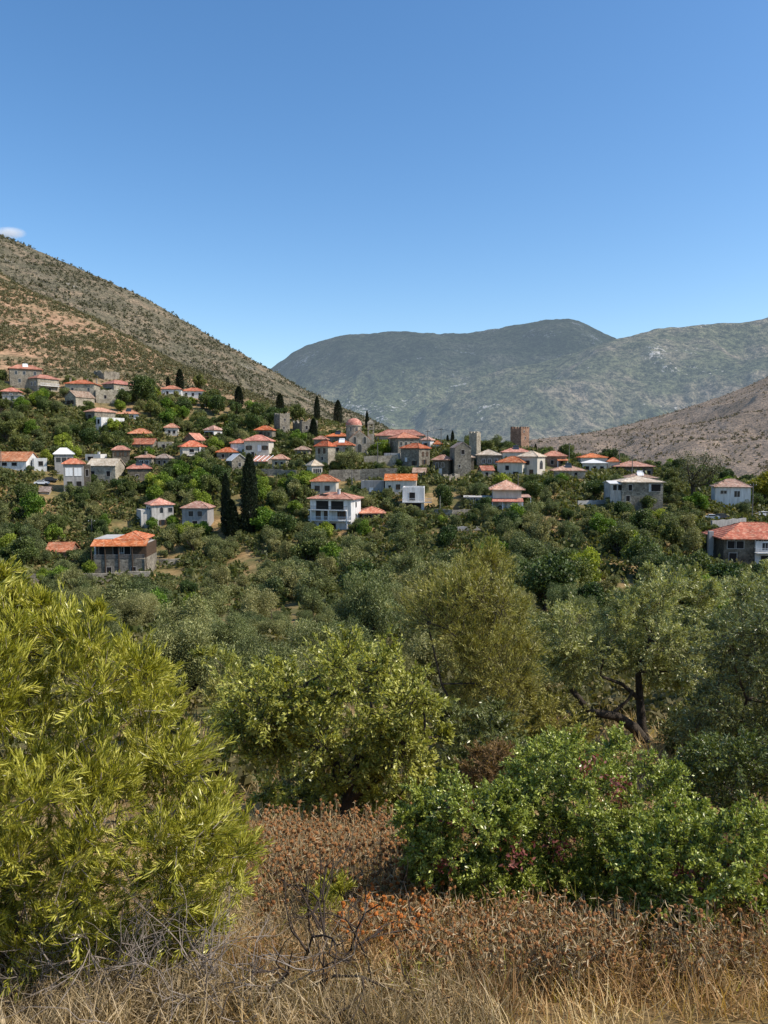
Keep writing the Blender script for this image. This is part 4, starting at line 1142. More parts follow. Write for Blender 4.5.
def car(label, px, base, rz, paint):
    g = hit(px, base)
    r = thing('parked_car', label, 'car', (g[0], g[1], g[2] + .02), rz, None)
    if 'b' not in _car:
        prof = [(-2.1, .35), (-2.1, .8), (-1.95, .95), (-1.5, 1.0), (-.9, 1.42), (.6, 1.45), (1.15, .98), (1.95, .85), (2.1, .65), (2.1, .35)]
        b = MB(); n = len(prof)
        for i in range(n):
            a, c = prof[i], prof[(i + 1) % n]
            b.quad((a[0], -.82, a[1]), (c[0], -.82, c[1]), (c[0], .82, c[1]), (a[0], .82, a[1]))
        for i in range(1, n - 1):
            b.tri((prof[0][0], -.82, prof[0][1]), (prof[i + 1][0], -.82, prof[i + 1][1]), (prof[i][0], -.82, prof[i][1]))
            b.tri((prof[0][0], .82, prof[0][1]), (prof[i][0], .82, prof[i][1]), (prof[i + 1][0], .82, prof[i + 1][1]))
        _car['b'] = b
        wn_ = MB()
        for y in (-.825, .825): wn_.quad((-1.35, y, 1.02), (.95, y, 1.02), (.55, y, 1.36), (-.85, y, 1.36))
        wn_.quad((1.14, -.7, 1.0), (1.14, .7, 1.0), (.66, .7, 1.43), (.66, -.7, 1.43)); wn_.quad((-1.46, -.7, 1.04), (-.96, -.7, 1.4), (-.96, .7, 1.4), (-1.46, .7, 1.04))
        _car['w'] = wn_.mesh('car_window'); _car['w'].materials.append(M['glass'])
        ty = MB(); ty.v = [(p[0], p[2], p[1]) for p in MB().lathe([(.02, -.1), (.31, -.1), (.33, -.05), (.33, .05), (.31, .1), (.02, .1)], 16).v]
        ty.q = MB().lathe([(0, 0)] * 6, 16).q; _car['t'] = ty.mesh('wheel'); _car['t'].materials.append(M['darkmetal'])
    b = _car['b'].build('body', M[paint], r)
    link('car_window', _car['w'], None, r)
    for x in (-1.3, 1.3):
        for y in (-.76, .76): link('wheel', _car['t'], None, r, (x, y, .33))
    MB().box(2.1, 2.13, -.7, -.4, .6, .75).build('headlight', M['whitetrim'], r); MB().box(2.1, 2.13, .4, .7, .6, .75).build('headlight', M['whitetrim'], r)
    PROT.append((px - 7, base - 6, px + 7, base, g[1], .15)); FEET.append((g[0], g[1], 2.5))


M['carwhite'] = surf('car_paint_white', (.7, .71, .72), (.75, .76, .77), 1, .25, 0)
M['cardark'] = surf('car_paint_dark', (.03, .035, .045), (.04, .045, .055), 1, .25, 0)
car('silver white car parked in the lane left of the white two storey house', 711, 520, 2.9, 'carwhite')
car('dark car parked behind the silver white one', 721.5, 519, .4, 'cardark')
car('pale car at the right edge of the picture above the wide pink roof', 764, 517, .1, 'carwhite')
car('dark car parked under trees left of the shuttered grey house', 50, 482, .3, 'cardark')
car('white car parked just below the dark car under the trees', 42, 485.5, .2, 'carwhite')
for r_ in [(150, 548, 178, 566), (152, 570, 182, 580), (235, 556, 262, 570), (284, 598, 298, 612), (612, 584, 636, 594), (106, 521, 134, 532), (575, 507, 586, 513)]:
    PROT.append((*r_, 900, .25))
# ------------------------------------------------------------------ scrub on the hillside (nobody could count it)
def scrub(n, sampler, size, name, mat, nl, rng, lsz=.5, wr=.6):
    Vs, Rs = [], []
    x, y = sampler(n)
    fx = np.array(FEET)
    ok = np.ones(len(x), bool)
    for a, b, r in FEET: ok &= (x - a) ** 2 + (y - b) ** 2 > (r + .8) ** 2
    zz = height(x, y); ppx, ppy = proj(x, y, zz)
    for q in PROT:
        if q[5] < .3: ok &= ~((ppx > q[0]) & (ppx < q[2]) & (ppy > q[1]) & (ppy < q[3] + 1) & (y < q[4]))
    x, y = x[ok], y[ok]; n = len(x)
    z = height(x, y)
    s = size(x, y) * rng.uniform(.4, 1.0, n) ** 1.5 * 1.5
    k = nl
    d = unit(rng.normal(size=(n, k, 3)) * np.array([1, 1, .8]) + np.array([0, 0, .35]))
    r = rng.uniform(.35, 1.0, (n, k, 1)) ** .5
    c = np.stack([x, y, z], -1)[:, None, :] + np.array([0, 0, .25]) * s[:, None, None] + d * r * s[:, None, None] * np.array([1, 1, .75]) * .5
    c = c.reshape(-1, 3); dd = unit(rng.normal(size=c.shape)); nr = unit(d.reshape(-1, 3) + .6 * rng.normal(size=c.shape))
    ss = np.repeat(s, k)
    V, Q = leaves_diamond(c, dd, ss * lsz, ss * lsz * wr, nr, rng)
    tone = np.repeat(rng.uniform(0, 1, n), k) * .6 + rng.uniform(0, .4, n * k)
    me = mesh_np(name, V, Q, attrs={'rnd': np.repeat(tone, 4)})
    return tag(link(name, me, mat), kind='stuff')


M['scrub_leaf'] = foliage('scrub_leaf', (.075, .075, .036), (.14, .13, .066), (.23, .2, .11), .2, .1, 0)


def samp_hill(n):
    rng = np.random.default_rng(5)
    xs, ys = [], []
    while len(xs) < n:
        px = rng.uniform(-120, 330, 8000); Y = np.exp(rng.uniform(math.log(285), math.log(900), 8000))
        u = (px - 384) / F
        x = u * Y
        lim = 285 + 75 * np.clip((px + 0) / 260, 0, 1)
        dens = .75 * fbm(x / 70, Y / 70, 21, 3) + .55 * fbm(x / 12, Y / 12, 23, 2)
        ok = (Y > lim) & (dens > rng.uniform(-.4, .6, 8000))
        xs += list(x[ok]); ys += list(Y[ok])
    return np.array(xs[:n]), np.array(ys[:n])


scrub(13000, samp_hill, lambda x, y: .7 + y / 430., 'hillside_scrub', M['scrub_leaf'], 22, np.random.default_rng(6))


def samp_ridge(n):
    rng = np.random.default_rng(15)
    px = rng.uniform(270, 900, n); Y = np.exp(rng.uniform(math.log(285), math.log(420), n))
    return (px - 384) / F * Y, Y


M['ridge_leaf'] = foliage('ridge_leaf', (.05, .062, .018), (.11, .125, .04), (.22, .19, .075), .3, .15, 0)
scrub(3200, samp_ridge, lambda x, y: 1.6 + 0 * x, 'ridge_scrub', M['ridge_leaf'], 26, np.random.default_rng(16))


def samp_low(n):
    rng = np.random.default_rng(25)
    px = rng.uniform(-150, 900, n); Y = np.sqrt(rng.uniform(75. ** 2, 300. ** 2, n))
    x = (px - 384) / F * Y
    k = fbm(x / 14, Y / 14, 31, 3) > -.3
    return x[k], Y[k]


scrub(19000, samp_low, lambda x, y: 1.3 + y / 190., 'undergrowth', M['ridge_leaf'], 30, np.random.default_rng(26), .36)


def samp_near(n):
    rng = np.random.default_rng(35)
    px = rng.uniform(-100, 850, n); Y = np.sqrt(rng.uniform(17. ** 2, 76. ** 2, n))
    x = (px - 384) / F * Y
    k = fbm(x / 6, Y / 6, 37, 3) > -.12
    return x[k], Y[k]


M['weed_leaf'] = foliage('weed_leaf', (.07, .07, .025), (.14, .13, .05), (.26, .2, .09), .3, .2, 0)
scrub(2600, samp_near, lambda x, y: .7 + y / 60., 'low_shrubs', M['weed_leaf'], 170, np.random.default_rng(36), .2)


def slope_scrub(name, k, n, size, mat, seed, nl=9):
    """bushes standing on one of the farther slopes"""
    rng = np.random.default_rng(seed); X, Y, Z, T = SLOPES[k]
    ok = np.argwhere((T < 1.01) & (np.abs(X / Y) < .75) & (T > .03))
    q = ok[rng.integers(0, len(ok), n * 3)]
    dens = fbm(X[q[:, 0], q[:, 1]] / 60, Y[q[:, 0], q[:, 1]] / 90, seed, 4)
    q = q[dens > rng.uniform(-.5, .5, len(q))][:n]; n = len(q)
    f = rng.uniform(0, 1, (n, 1)); q2 = np.stack([np.minimum(q[:, 0] + 1, X.shape[0] - 1), np.minimum(q[:, 1] + 1, X.shape[1] - 1)], -1)
    A = np.stack([X[q[:, 0], q[:, 1]], Y[q[:, 0], q[:, 1]], Z[q[:, 0], q[:, 1]]], -1); B = np.stack([X[q2[:, 0], q2[:, 1]], Y[q2[:, 0], q2[:, 1]], Z[q2[:, 0], q2[:, 1]]], -1)
    c = A + (B - A) * f; s = size * rng.uniform(.4, 1, n) ** 1.4 * 1.4
    d = unit(rng.normal(size=(n, nl, 3)) + np.array([0, 0, .4]))
    p = (c[:, None] + np.array([0, 0, .2]) * s[:, None, None] + d * s[:, None, None] * .45 * rng.uniform(.4, 1, (n, nl, 1))).reshape(-1, 3)
    nr = unit(d.reshape(-1, 3) + .5 * rng.normal(size=p.shape)); ss = np.repeat(s, nl)
    V, Q = leaves_diamond(p, unit(rng.normal(size=p.shape)), ss * .6, ss * .42, nr, rng)
    tone = np.repeat(np.repeat(rng.uniform(0, 1, n), nl), 4)
    return tag(link(name, mesh_np(name, V, Q, attrs={'rnd': tone}), mat), kind='stuff')


M['far_scrub'] = foliage('far_scrub', (.085, .085, .05), (.135, .128, .08), (.22, .195, .13), .15, .05, 0, .8)
slope_scrub('ridge_bushes', 3, 14000, 3.6, M['far_scrub'], 51)
M['hill_scrub'] = foliage('hill_scrub', (.12, .1, .07), (.17, .145, .1), (.24, .2, .145), .15, .05, 0, .8)
slope_scrub('bare_hill_bushes', 2, 6000, 2.8, M['hill_scrub'], 52)
# ------------------------------------------------------------------ trees of the village and the valley
M['olive_leaf'] = foliage('olive_leaf', (.036, .044, .014), (.2, .215, .072), (.48, .48, .2), .22, .3, .28)
M['dark_leaf'] = foliage('dark_leaf', (.02, .031, .008), (.09, .12, .027), (.24, .28, .08), .22, .3, .32)
M['bright_leaf'] = foliage('bright_leaf', (.06, .09, .012), (.22, .3, .035), (.42, .48, .09), .3, .25, .25)
M['yellow_leaf'] = foliage('yellow_leaf', (.12, .11, .01), (.3, .27, .03), (.42, .38, .06), .35, .3, .1)
M['cypress_leaf'] = foliage('cypress_leaf', (.006, .011, .006), (.017, .027, .013), (.04, .052, .027), .1, .25, .15)
M['thin_leaf'] = foliage('thin_leaf', (.04, .045, .02), (.12, .125, .06), (.24, .23, .13), .25, .3, .1)


def lumps_tree(seed, h=5.0, wid=4.6, low=.18, nl=20, leaves=5200, ls=(.3, .15), flat=1.0, up=.0, trunk=.16, lump=.30, name='crown'):
    """trunk and limbs, and a crown of leaves gathered in uneven lumps"""
    rng = np.random.default_rng(seed)
    cz = h * (low + (1 - low) * .52); rz = h * (1 - low) * .5; rx = wid / 2
    C, R = [], []
    for i in range(nl):
        d = unit(rng.normal(size=3)); q = rng.uniform(.25, .8)
        c = np.array([d[0] * rx * q, d[1] * rx * q, cz + d[2] * rz * q * flat])
        C.append(c); R.append(rng.uniform(.55, 1.4) * lump * (rx + rz) * .5 * (1.15 - .35 * q))
    C = np.array(C); R = np.array(R)
    w_ = R ** 2 / (R ** 2).sum()
    k = rng.choice(nl, leaves, p=w_)
    d = unit(rng.normal(size=(leaves, 3)))
    rad = rng.uniform(.1, 1, leaves) ** .33
    rad *= 1 + .22 * rng.normal(size=leaves).clip(-1, 1.4) * (rng.uniform(size=leaves) > .6)
    p = C[k] + d * (R[k] * rad)[:, None]
    dirs = unit(rng.normal(size=(leaves, 3)) + d * .6 + np.array([0, 0, up]))
    nr = unit(d + rng.normal(size=(leaves, 3)) * .65 + np.array([0, 0, .25]))
    sz = rng.uniform(.6, 1.3, leaves)
    V, Q = leaves_diamond(p, dirs, ls[0] * sz, ls[1] * sz, nr, rng)
    tone = np.clip(.42 + .22 * (rng.uniform(size=nl)[k] - .5) * 2 + rng.normal(size=leaves) * .2, 0, 1)
    crown = mesh_np(name, V, Q, attrs={'rnd': np.repeat(tone, 4)})
    paths, rads = [], []
    f = np.array([rng.normal() * .1 * h * .3, rng.normal() * .1 * h * .3, h * (low + .12)])
    paths.append([(0, 0, -.6), (f[0] * .3, f[1] * .5, h * low * .5), f]); rads.append([trunk * 1.4, trunk, trunk * .8])
    for i in rng.permutation(nl)[:9]:
        m_ = (f + C[i]) / 2 + rng.normal(size=3) * .15 * rx
        paths.append([f, m_, C[i]]); rads.append([trunk * .6, trunk * .4, trunk * .12])
    TV, TQ = tube_np(paths, rads, 6)
    return mesh_np('trunk', TV, TQ, smooth=True), crown


def cypress_mesh(seed, h=10., w=2.0, leaves=7000, ls=(.34, .12), twin=False):
    rng = np.random.default_rng(seed)
    t = rng.uniform(0, 1, leaves) ** .85
    prof = np.interp(t, [0, .06, .2, .5, .8, .95, 1], [.55, .9, 1., .92, .62, .25, .05]) * w / 2
    a = rng.uniform(0, 2 * math.pi, leaves)
    bump = 1 + .16 * np.sin(a * 5 + t * 23) * np.sin(a * 3 - t * 17) + .08 * rng.normal(size=leaves)
    r = prof * bump * rng.uniform(.3, 1, leaves) ** .35
    p = np.stack([r * np.cos(a), r * np.sin(a), .25 + t * (h - .3)], -1)
    d = unit(np.stack([np.cos(a) * .35, np.sin(a) * .35, np.ones(leaves)], -1) + .3 * rng.normal(size=(leaves, 3)))
    nr = unit(np.stack([np.cos(a), np.sin(a), .2 + 0 * a], -1) + .6 * rng.normal(size=(leaves, 3)))
    V, Q = leaves_diamond(p, d, ls[0] * rng.uniform(.6, 1.4, leaves), ls[1], nr, rng)
    cr = mesh_np('crown', V, Q, attrs={'rnd': np.repeat(rng.uniform(0, 1, leaves), 4)})
    TV, TQ = tube_np([[(0, 0, -.6), (0, 0, h * .5), (0, 0, h * .93)]], [[w * .12, w * .07, .03]], 6)
    return mesh_np('trunk', TV, TQ, smooth=True), cr


KIND = {
    'olive': [lumps_tree(100 + i, 4.6, 5.0, .05, 24, 10500, (.2, .085), .95, .35, lump=.31) for i in range(5)],
    'olive_near': [lumps_tree(120 + i, 4.6, 5.0, .08, 28, 26000, (.15, .045), .95, .5, lump=.29) for i in range(4)],
    'dark': [lumps_tree(140 + i, 5.6, 5.6, .04, 20, 7000, (.3, .17), 1, .1, lump=.31) for i in range(5)],
    'bright': [lumps_tree(160 + i, 5.2, 5.6, .04, 20, 6200, (.32, .2), 1, 0, lump=.3) for i in range(4)],
    'bush': [lumps_tree(180 + i, 2.8, 3.4, .03, 16, 4600, (.21, .1), 1, .1, .08, lump=.34) for i in range(4)],
}
KH = {'olive': (4.6, 5.0), 'olive_near': (4.6, 5.0), 'dark': (5.6, 5.6), 'bright': (5.2, 5.6), 'bush': (2.8, 3.4)}
KMAT = {'olive': ('bark', 'olive_leaf'), 'olive_near': ('bark', 'olive_leaf'), 'dark': ('bark', 'dark_leaf'), 'bright': ('bark', 'bright_leaf'), 'bush': ('bark', 'olive_leaf')}
for k, ms in KIND.items():
    for tm, cm in ms:
        tm.materials.append(M[KMAT[k][0]]); cm.materials.append(M[KMAT[k][1]])
TREES = []


def put_tree(name, label, cat, tm, cm, loc, scale, rz, group=None):
    r = thing(name, label, cat, loc, rz, group)
    r.scale = scale if isinstance(scale, tuple) else (scale,) * 3
    link('trunk', tm, None, r); link('crown', cm, None, r)
    return r


def hero(name, label, cat, px, base, top, wpx, meshes, dims, tmat=None, group=None, Y=None):
    g = hit(px, base) if Y is None else None
    if g is None:
        u = ray(px, base)[0]; g = np.array([u * Y, Y, hz(u * Y, Y)])
    s = g[1] / F
    hh = (base - top) * s
    if Y is not None:
        hh = ray(px, top)[1] * Y - g[2]
    sc = (wpx * s / dims[1], wpx * s / dims[1], hh / dims[0])
    o = put_tree(name, label, cat, meshes[0], meshes[1], g, sc, RNG.uniform(0, 6), group)
    TREES.append((g[0], g[1], wpx * s / 2)); PROT.append((px - wpx / 2, top, px + wpx / 2, base - (base - top) * .35, g[1], .2))
    return o


CY = [cypress_mesh(1), cypress_mesh(2), cypress_mesh(3, 10., 3.0)]
for tm, cm in CY: tm.materials.append(M['bark']); cm.materials.append(M['cypress_leaf'])
CD = (10., 2.0)
hero('cypress_tree', 'tallest dark cypress, a broad column at the centre of the left slope', 'cypress', 250, 534, 455, 17, CY[0], CD)
hero('cypress_tree', 'shorter dark cypress just left of the tallest one', 'cypress', 231, 537, 500, 16, CY[1], CD)
hero('cypress_tree', 'slim cypress between the two big ones, rising behind the shorter', 'cypress', 226.5, 532, 474, 10, CY[0], CD)
hero('cypress_tree', 'dark cypress standing between the two white houses of the upper slope', 'cypress', 180, 391, 370, 8, CY[1], CD)
hero('cypress_tree', 'thin little cypress left of the white red roofed house on the upper slope', 'cypress', 168, 388, 377, 4, CY[0], CD)
hero('cypress_tree', 'lone dark cypress high on the slope between upper houses and ruin tower', 'cypress', 239, 408, 387, 9, CY[1], CD)
hero('cypress_tree', 'dark cypress on the skyline slope directly above the ruin tower', 'cypress', 280, 413, 394, 8, CY[0], CD)
hero('cypress_tree', 'slender pointed cypress on the ridge, left of the pair above the church', 'cypress', 317, 421, 397, 6, CY[1], CD)
hero('cypress_tree', 'fuller cypress on the ridge, right of the pair above the church', 'cypress', 338, 421, 398, 9, CY[2], (10., 3.0))
hero('cypress_tree', 'thin cypress directly behind the church bell tower', 'cypress', 367, 428, 410, 3.6, CY[0], CD)
hero('cypress_tree', 'dark cypress beside the long ruined stone house', 'cypress', 313.5, 440, 419, 8, CY[1], CD)
hero('cypress_tree', 'tiny cypress on the ridge right of the utility pole, the taller of two', 'cypress', 452.5, 445, 431, 3.6, CY[0], CD)
hero('cypress_tree', 'tiny cypress on the ridge right of the utility pole, the shorter of two', 'cypress', 447.5, 446, 435, 3, CY[1], CD)
hero('cypress_tree', 'small dark cypress right of the fortified tower', 'cypress', 535.5, 454, 444, 3, CY[0], CD)
hero('round_tree', 'big dark round tree beside the white red roofed house on the upper slope', 'tree', 146, 405, 374, 32, KIND['dark'][0], KH['dark'])
hero('pine_tree', 'blue green pine right of the upper slope cypress', 'pine', 200, 391, 373, 15, KIND['dark'][1], KH['dark'])
hero('round_tree', 'round grey green tree standing before the church and the twin window house', 'tree', 349, 473, 446, 29, KIND['olive'][0], KH['olive'])
hero('broadleaf_tree', 'bright green tree in the churchyard right of the church door', 'tree', 380, 457, 440, 26, KIND['bright'][0], KH['bright'])
yt = hero('broadleaf_tree', 'yellow topped tree beside the white two storey house on the right', 'tree', 763, 503, 472, 34, KIND['bright'][1], KH['bright'])
ycm = KIND['bright'][1][1].copy(); ycm.materials.clear(); ycm.materials.append(M['yellow_leaf'])
[c_ for c_ in yt.children if c_.name.startswith('crown')][0].data = ycm
hero('round_tree', 'dark dense round bush tree in front of the weathered stone house', 'tree', 647, 513, 493, 19, KIND['dark'][2], KH['dark'])
hero('round_tree', 'small grey round tree right of the weathered stone house', 'tree', 675, 507, 492, 14, KIND['olive'][1], KH['olive'])
# tall thin-leaved tree by the right houses: limbs show through its crown
bt_m = lumps_tree(301, 9.0, 8.0, .2, 34, 4200, (.26, .1), .95, .1, .3, lump=.2)
bt_m[0].materials.append(M['bark']); bt_m[1].materials.append(M['thin_leaf'])
hero('bare_limbed_tree', 'tall thinly leaved tree with dark limbs between the two right white houses', 'tree', 697, 506, 446, 66, bt_m, (9., 8.))
hero('round_tree', 'large dark round tree alone in the middle of the olive grove', 'tree', 366, 648, 570, 78, KIND['olive_near'][0], KH['olive'], Y=66)
hero('round_tree', 'grey green dome shaped bush by the bare earth path in the grove', 'tree', 312, 612, 583, 34, KIND['olive'][2], KH['olive'], Y=106)

# fill by region: (x range, distance range, weights, size, tries)
GL = {
    'sl': ('green trees on the left village slope', 'trees among the houses on the left slope'),
    'rt': ('green trees around the right village houses', 'trees around the houses on the right'),
    'gr': ('trees of the olive grove in the valley', 'olive trees of the valley grove'),
}
LAB = {
    ('olive', 'sl'): 'grey green olive tree among the houses of the left slope', ('dark', 'sl'): 'dark green broadleaf tree among the houses of the left slope',
    ('bright', 'sl'): 'bright green broadleaf tree among the houses of the left slope', ('bush', 'sl'): 'low round shrub among the houses of the left slope',
    ('olive', 'rt'): 'grey green olive tree around the houses right of the big white house', ('dark', 'rt'): 'dark green broadleaf tree around the houses right of the big white house',
    ('bright', 'rt'): 'bright green broadleaf tree around the houses right of the big white house', ('bush', 'rt'): 'low round shrub around the houses right of the big white house',
    ('olive', 'gr'): 'grey green olive tree in the valley grove below the village', ('dark', 'gr'): 'dark green tree in the valley grove below the village',
    ('bright', 'gr'): 'bright green tree in the valley grove below the village', ('bush', 'gr'): 'low grey green shrub in the valley grove below the village',
    ('olive_near', 'gr'): 'feathery olive tree in the grove just beyond the foreground shrubs', 
}
NAME = {'olive': 'olive_tree', 'olive_near': 'olive_tree', 'dark': 'broadleaf_tree', 'bright': 'broadleaf_tree', 'bush': 'shrub'}


def overlap(a, b):
    w_ = min(a[2], b[2]) - max(a[0], b[0]); h_ = min(a[3], b[3]) - max(a[1], b[1])
    return max(w_, 0) * max(h_, 0)


def fill(region, pxr, Yr, weights, size, tries, limit, seed, spacing=.62, pred=None):
    rng = np.random.default_rng(seed); n = 0
    kinds = list(weights); pw = np.array([weights[k] for k in kinds], float); pw /= pw.sum()
    for _ in range(tries):
        px = rng.uniform(*pxr); Y = math.sqrt(rng.uniform(Yr[0] ** 2, Yr[1] ** 2))
        u = (px - 384) / F; x = u * Y; z = hz(x, Y)
        if pred and not pred(*proj(x, Y, z)): continue
        k = kinds[rng.choice(len(kinds), p=pw)]
        for shrink in (1, .75, .55):
            sc = rng.uniform(*size) * shrink
            h_, w_ = KH[k][0] * sc, KH[k][1] * sc
            if any((x - a) ** 2 + (Y - b) ** 2 < (spacing * (w_ / 2 + r)) ** 2 for a, b, r in TREES): continue
            if any((x - a) ** 2 + (Y - b) ** 2 < (.8 * w_ / 2 + r) ** 2 for a, b, r in FEET): continue
            bx, by = proj(x, Y, z); s = F / Y
            rect = (bx - w_ * s * .48, by - h_ * s * .97, bx + w_ * s * .48, by)
            bad = False
            for q in PROT:
                if q[4] > Y - 1:
                    ar = (q[2] - q[0]) * (q[3] - q[1])
                    if overlap(rect, q) > q[5] * ar * .75: bad = True; break
            if bad: continue
            m_ = KIND[k][rng.integers(len(KIND[k]))]
            put_tree(NAME[k], LAB[(k, region)], 'shrub' if k == 'bush' else 'tree', m_[0], m_[1], (x, Y, z - .1), (sc * rng.uniform(.9, 1.12), sc * rng.uniform(.9, 1.12), sc * rng.uniform(.85, 1.1)), rng.uniform(0, 6.3), LAB[(k, region)].replace(' tree ', ' trees ').replace(' shrub ', ' shrubs '))
            TREES.append((x, Y, w_ / 2)); n += 1
            break
        if n >= limit: break
    return n


# lush patches the photograph shows as bright green
fill('sl', (150, 205), (195, 245), {'bright': 3, 'dark': 1}, (1.0, 1.5), 700, 18, 41, .5)
fill('sl', (255, 306), (200, 250), {'bright': 2, 'dark': 1, 'olive': 1}, (1.0, 1.4), 700, 18, 42, .5)
fill('sl', (-40, 110), (150, 200), {'bright': 1, 'dark': 2, 'olive': 2}, (1.0, 1.5), 900, 30, 43, .5)
fill('sl', (-50, 300), (195, 345), {'bright': 1.2, 'dark': 3.4, 'olive': 1.5, 'bush': .5}, (1.05, 1.6), 12000, 215, 44, .45, lambda x, y: y > 382 + max(0, x) * .05)
fill('rt', (300, 810), (188, 300), {'dark': 2.6, 'olive': 1.5, 'bright': .5, 'bush': 1.2}, (.8, 1.4), 12000, 210, 45, .45)
fill('gr', (-60, 830), (100, 195), {'olive': 5, 'dark': 1.2, 'bright': .4, 'bush': .5}, (1.05, 1.65), 9000, 175, 46, .46)
fill('gr', (-20, 800), (44, 100), {'olive_near': 1}, (.85, 1.4), 4000, 60, 47, .5)
fill('gr', (170, 560), (27, 44), {'olive_near': 1}, (.7, 1.0), 900, 14, 48, .55)
fill('sl', (-50, 300), (190, 350), {'bush': 1}, (.9, 1.6), 14000, 100, 51, .42, lambda x, y: y > 378 + max(0, x) * .05)
fill('rt', (300, 810), (188, 300), {'bush': 1}, (.8, 1.4), 9000, 60, 52, .42)
fill('gr', (-60, 830), (95, 195), {'bush': 1}, (.8, 1.5), 9000, 70, 53, .42)

# ------------------------------------------------------------------ foreground shrubs, trees and dry weeds
def in_poly(poly, x, y):
    c = False; n = len(poly); j = n - 1
    for i in range(n):
        xi, yi = poly[i]; xj, yj = poly[j]
        if (yi > y) != (yj > y) and x < (xj - xi) * (y - yi) / (yj - yi + 1e-9) + xi: c = not c
        j = i
    return c


def edge_dist(poly, x, y):
    d = 1e9; n = len(poly)
    for i in range(n):
        a = np.array(poly[i], float); b = np.array(poly[(i + 1) % n], float); p = np.array([x, y], float)
        t = np.clip(((p - a) @ (b - a)) / ((b - a) @ (b - a) + 1e-9), 0, 1)
        d = min(d, float(np.linalg.norm(p - a - t * (b - a))))
    return d


def clumps_of(poly, Y0, thick, n, seed, rpx):
    """centres of leafy clumps that fill a rounded volume whose side view is the given outline"""
    rng = np.random.default_rng(seed); xs = [p[0] for p in poly]; ys = [p[1] for p in poly]
    C, R = [], []; dm = max(edge_dist(poly, x, y) for x in np.linspace(min(xs), max(xs), 14) for y in np.linspace(min(ys), max(ys), 14) if in_poly(poly, x, y))
    while len(C) < n:
        x, y = rng.uniform(min(xs), max(xs)), rng.uniform(min(ys), max(ys))
        if not in_poly(poly, x, y): continue
        e = edge_dist(poly, x, y)
        r = rpx * rng.uniform(.7, 1.25)
        if e < r * .55 and rng.uniform() > .12: continue
        half = thick * math.sqrt(min(e / dm, 1))
        Y = Y0 + half * rng.uniform(-1, 1) * .95
        C.append(P(x, y, Y)); R.append(min(r, max(e, rpx * .4)) * Y0 / F)
    return np.array(C), np.array(R)


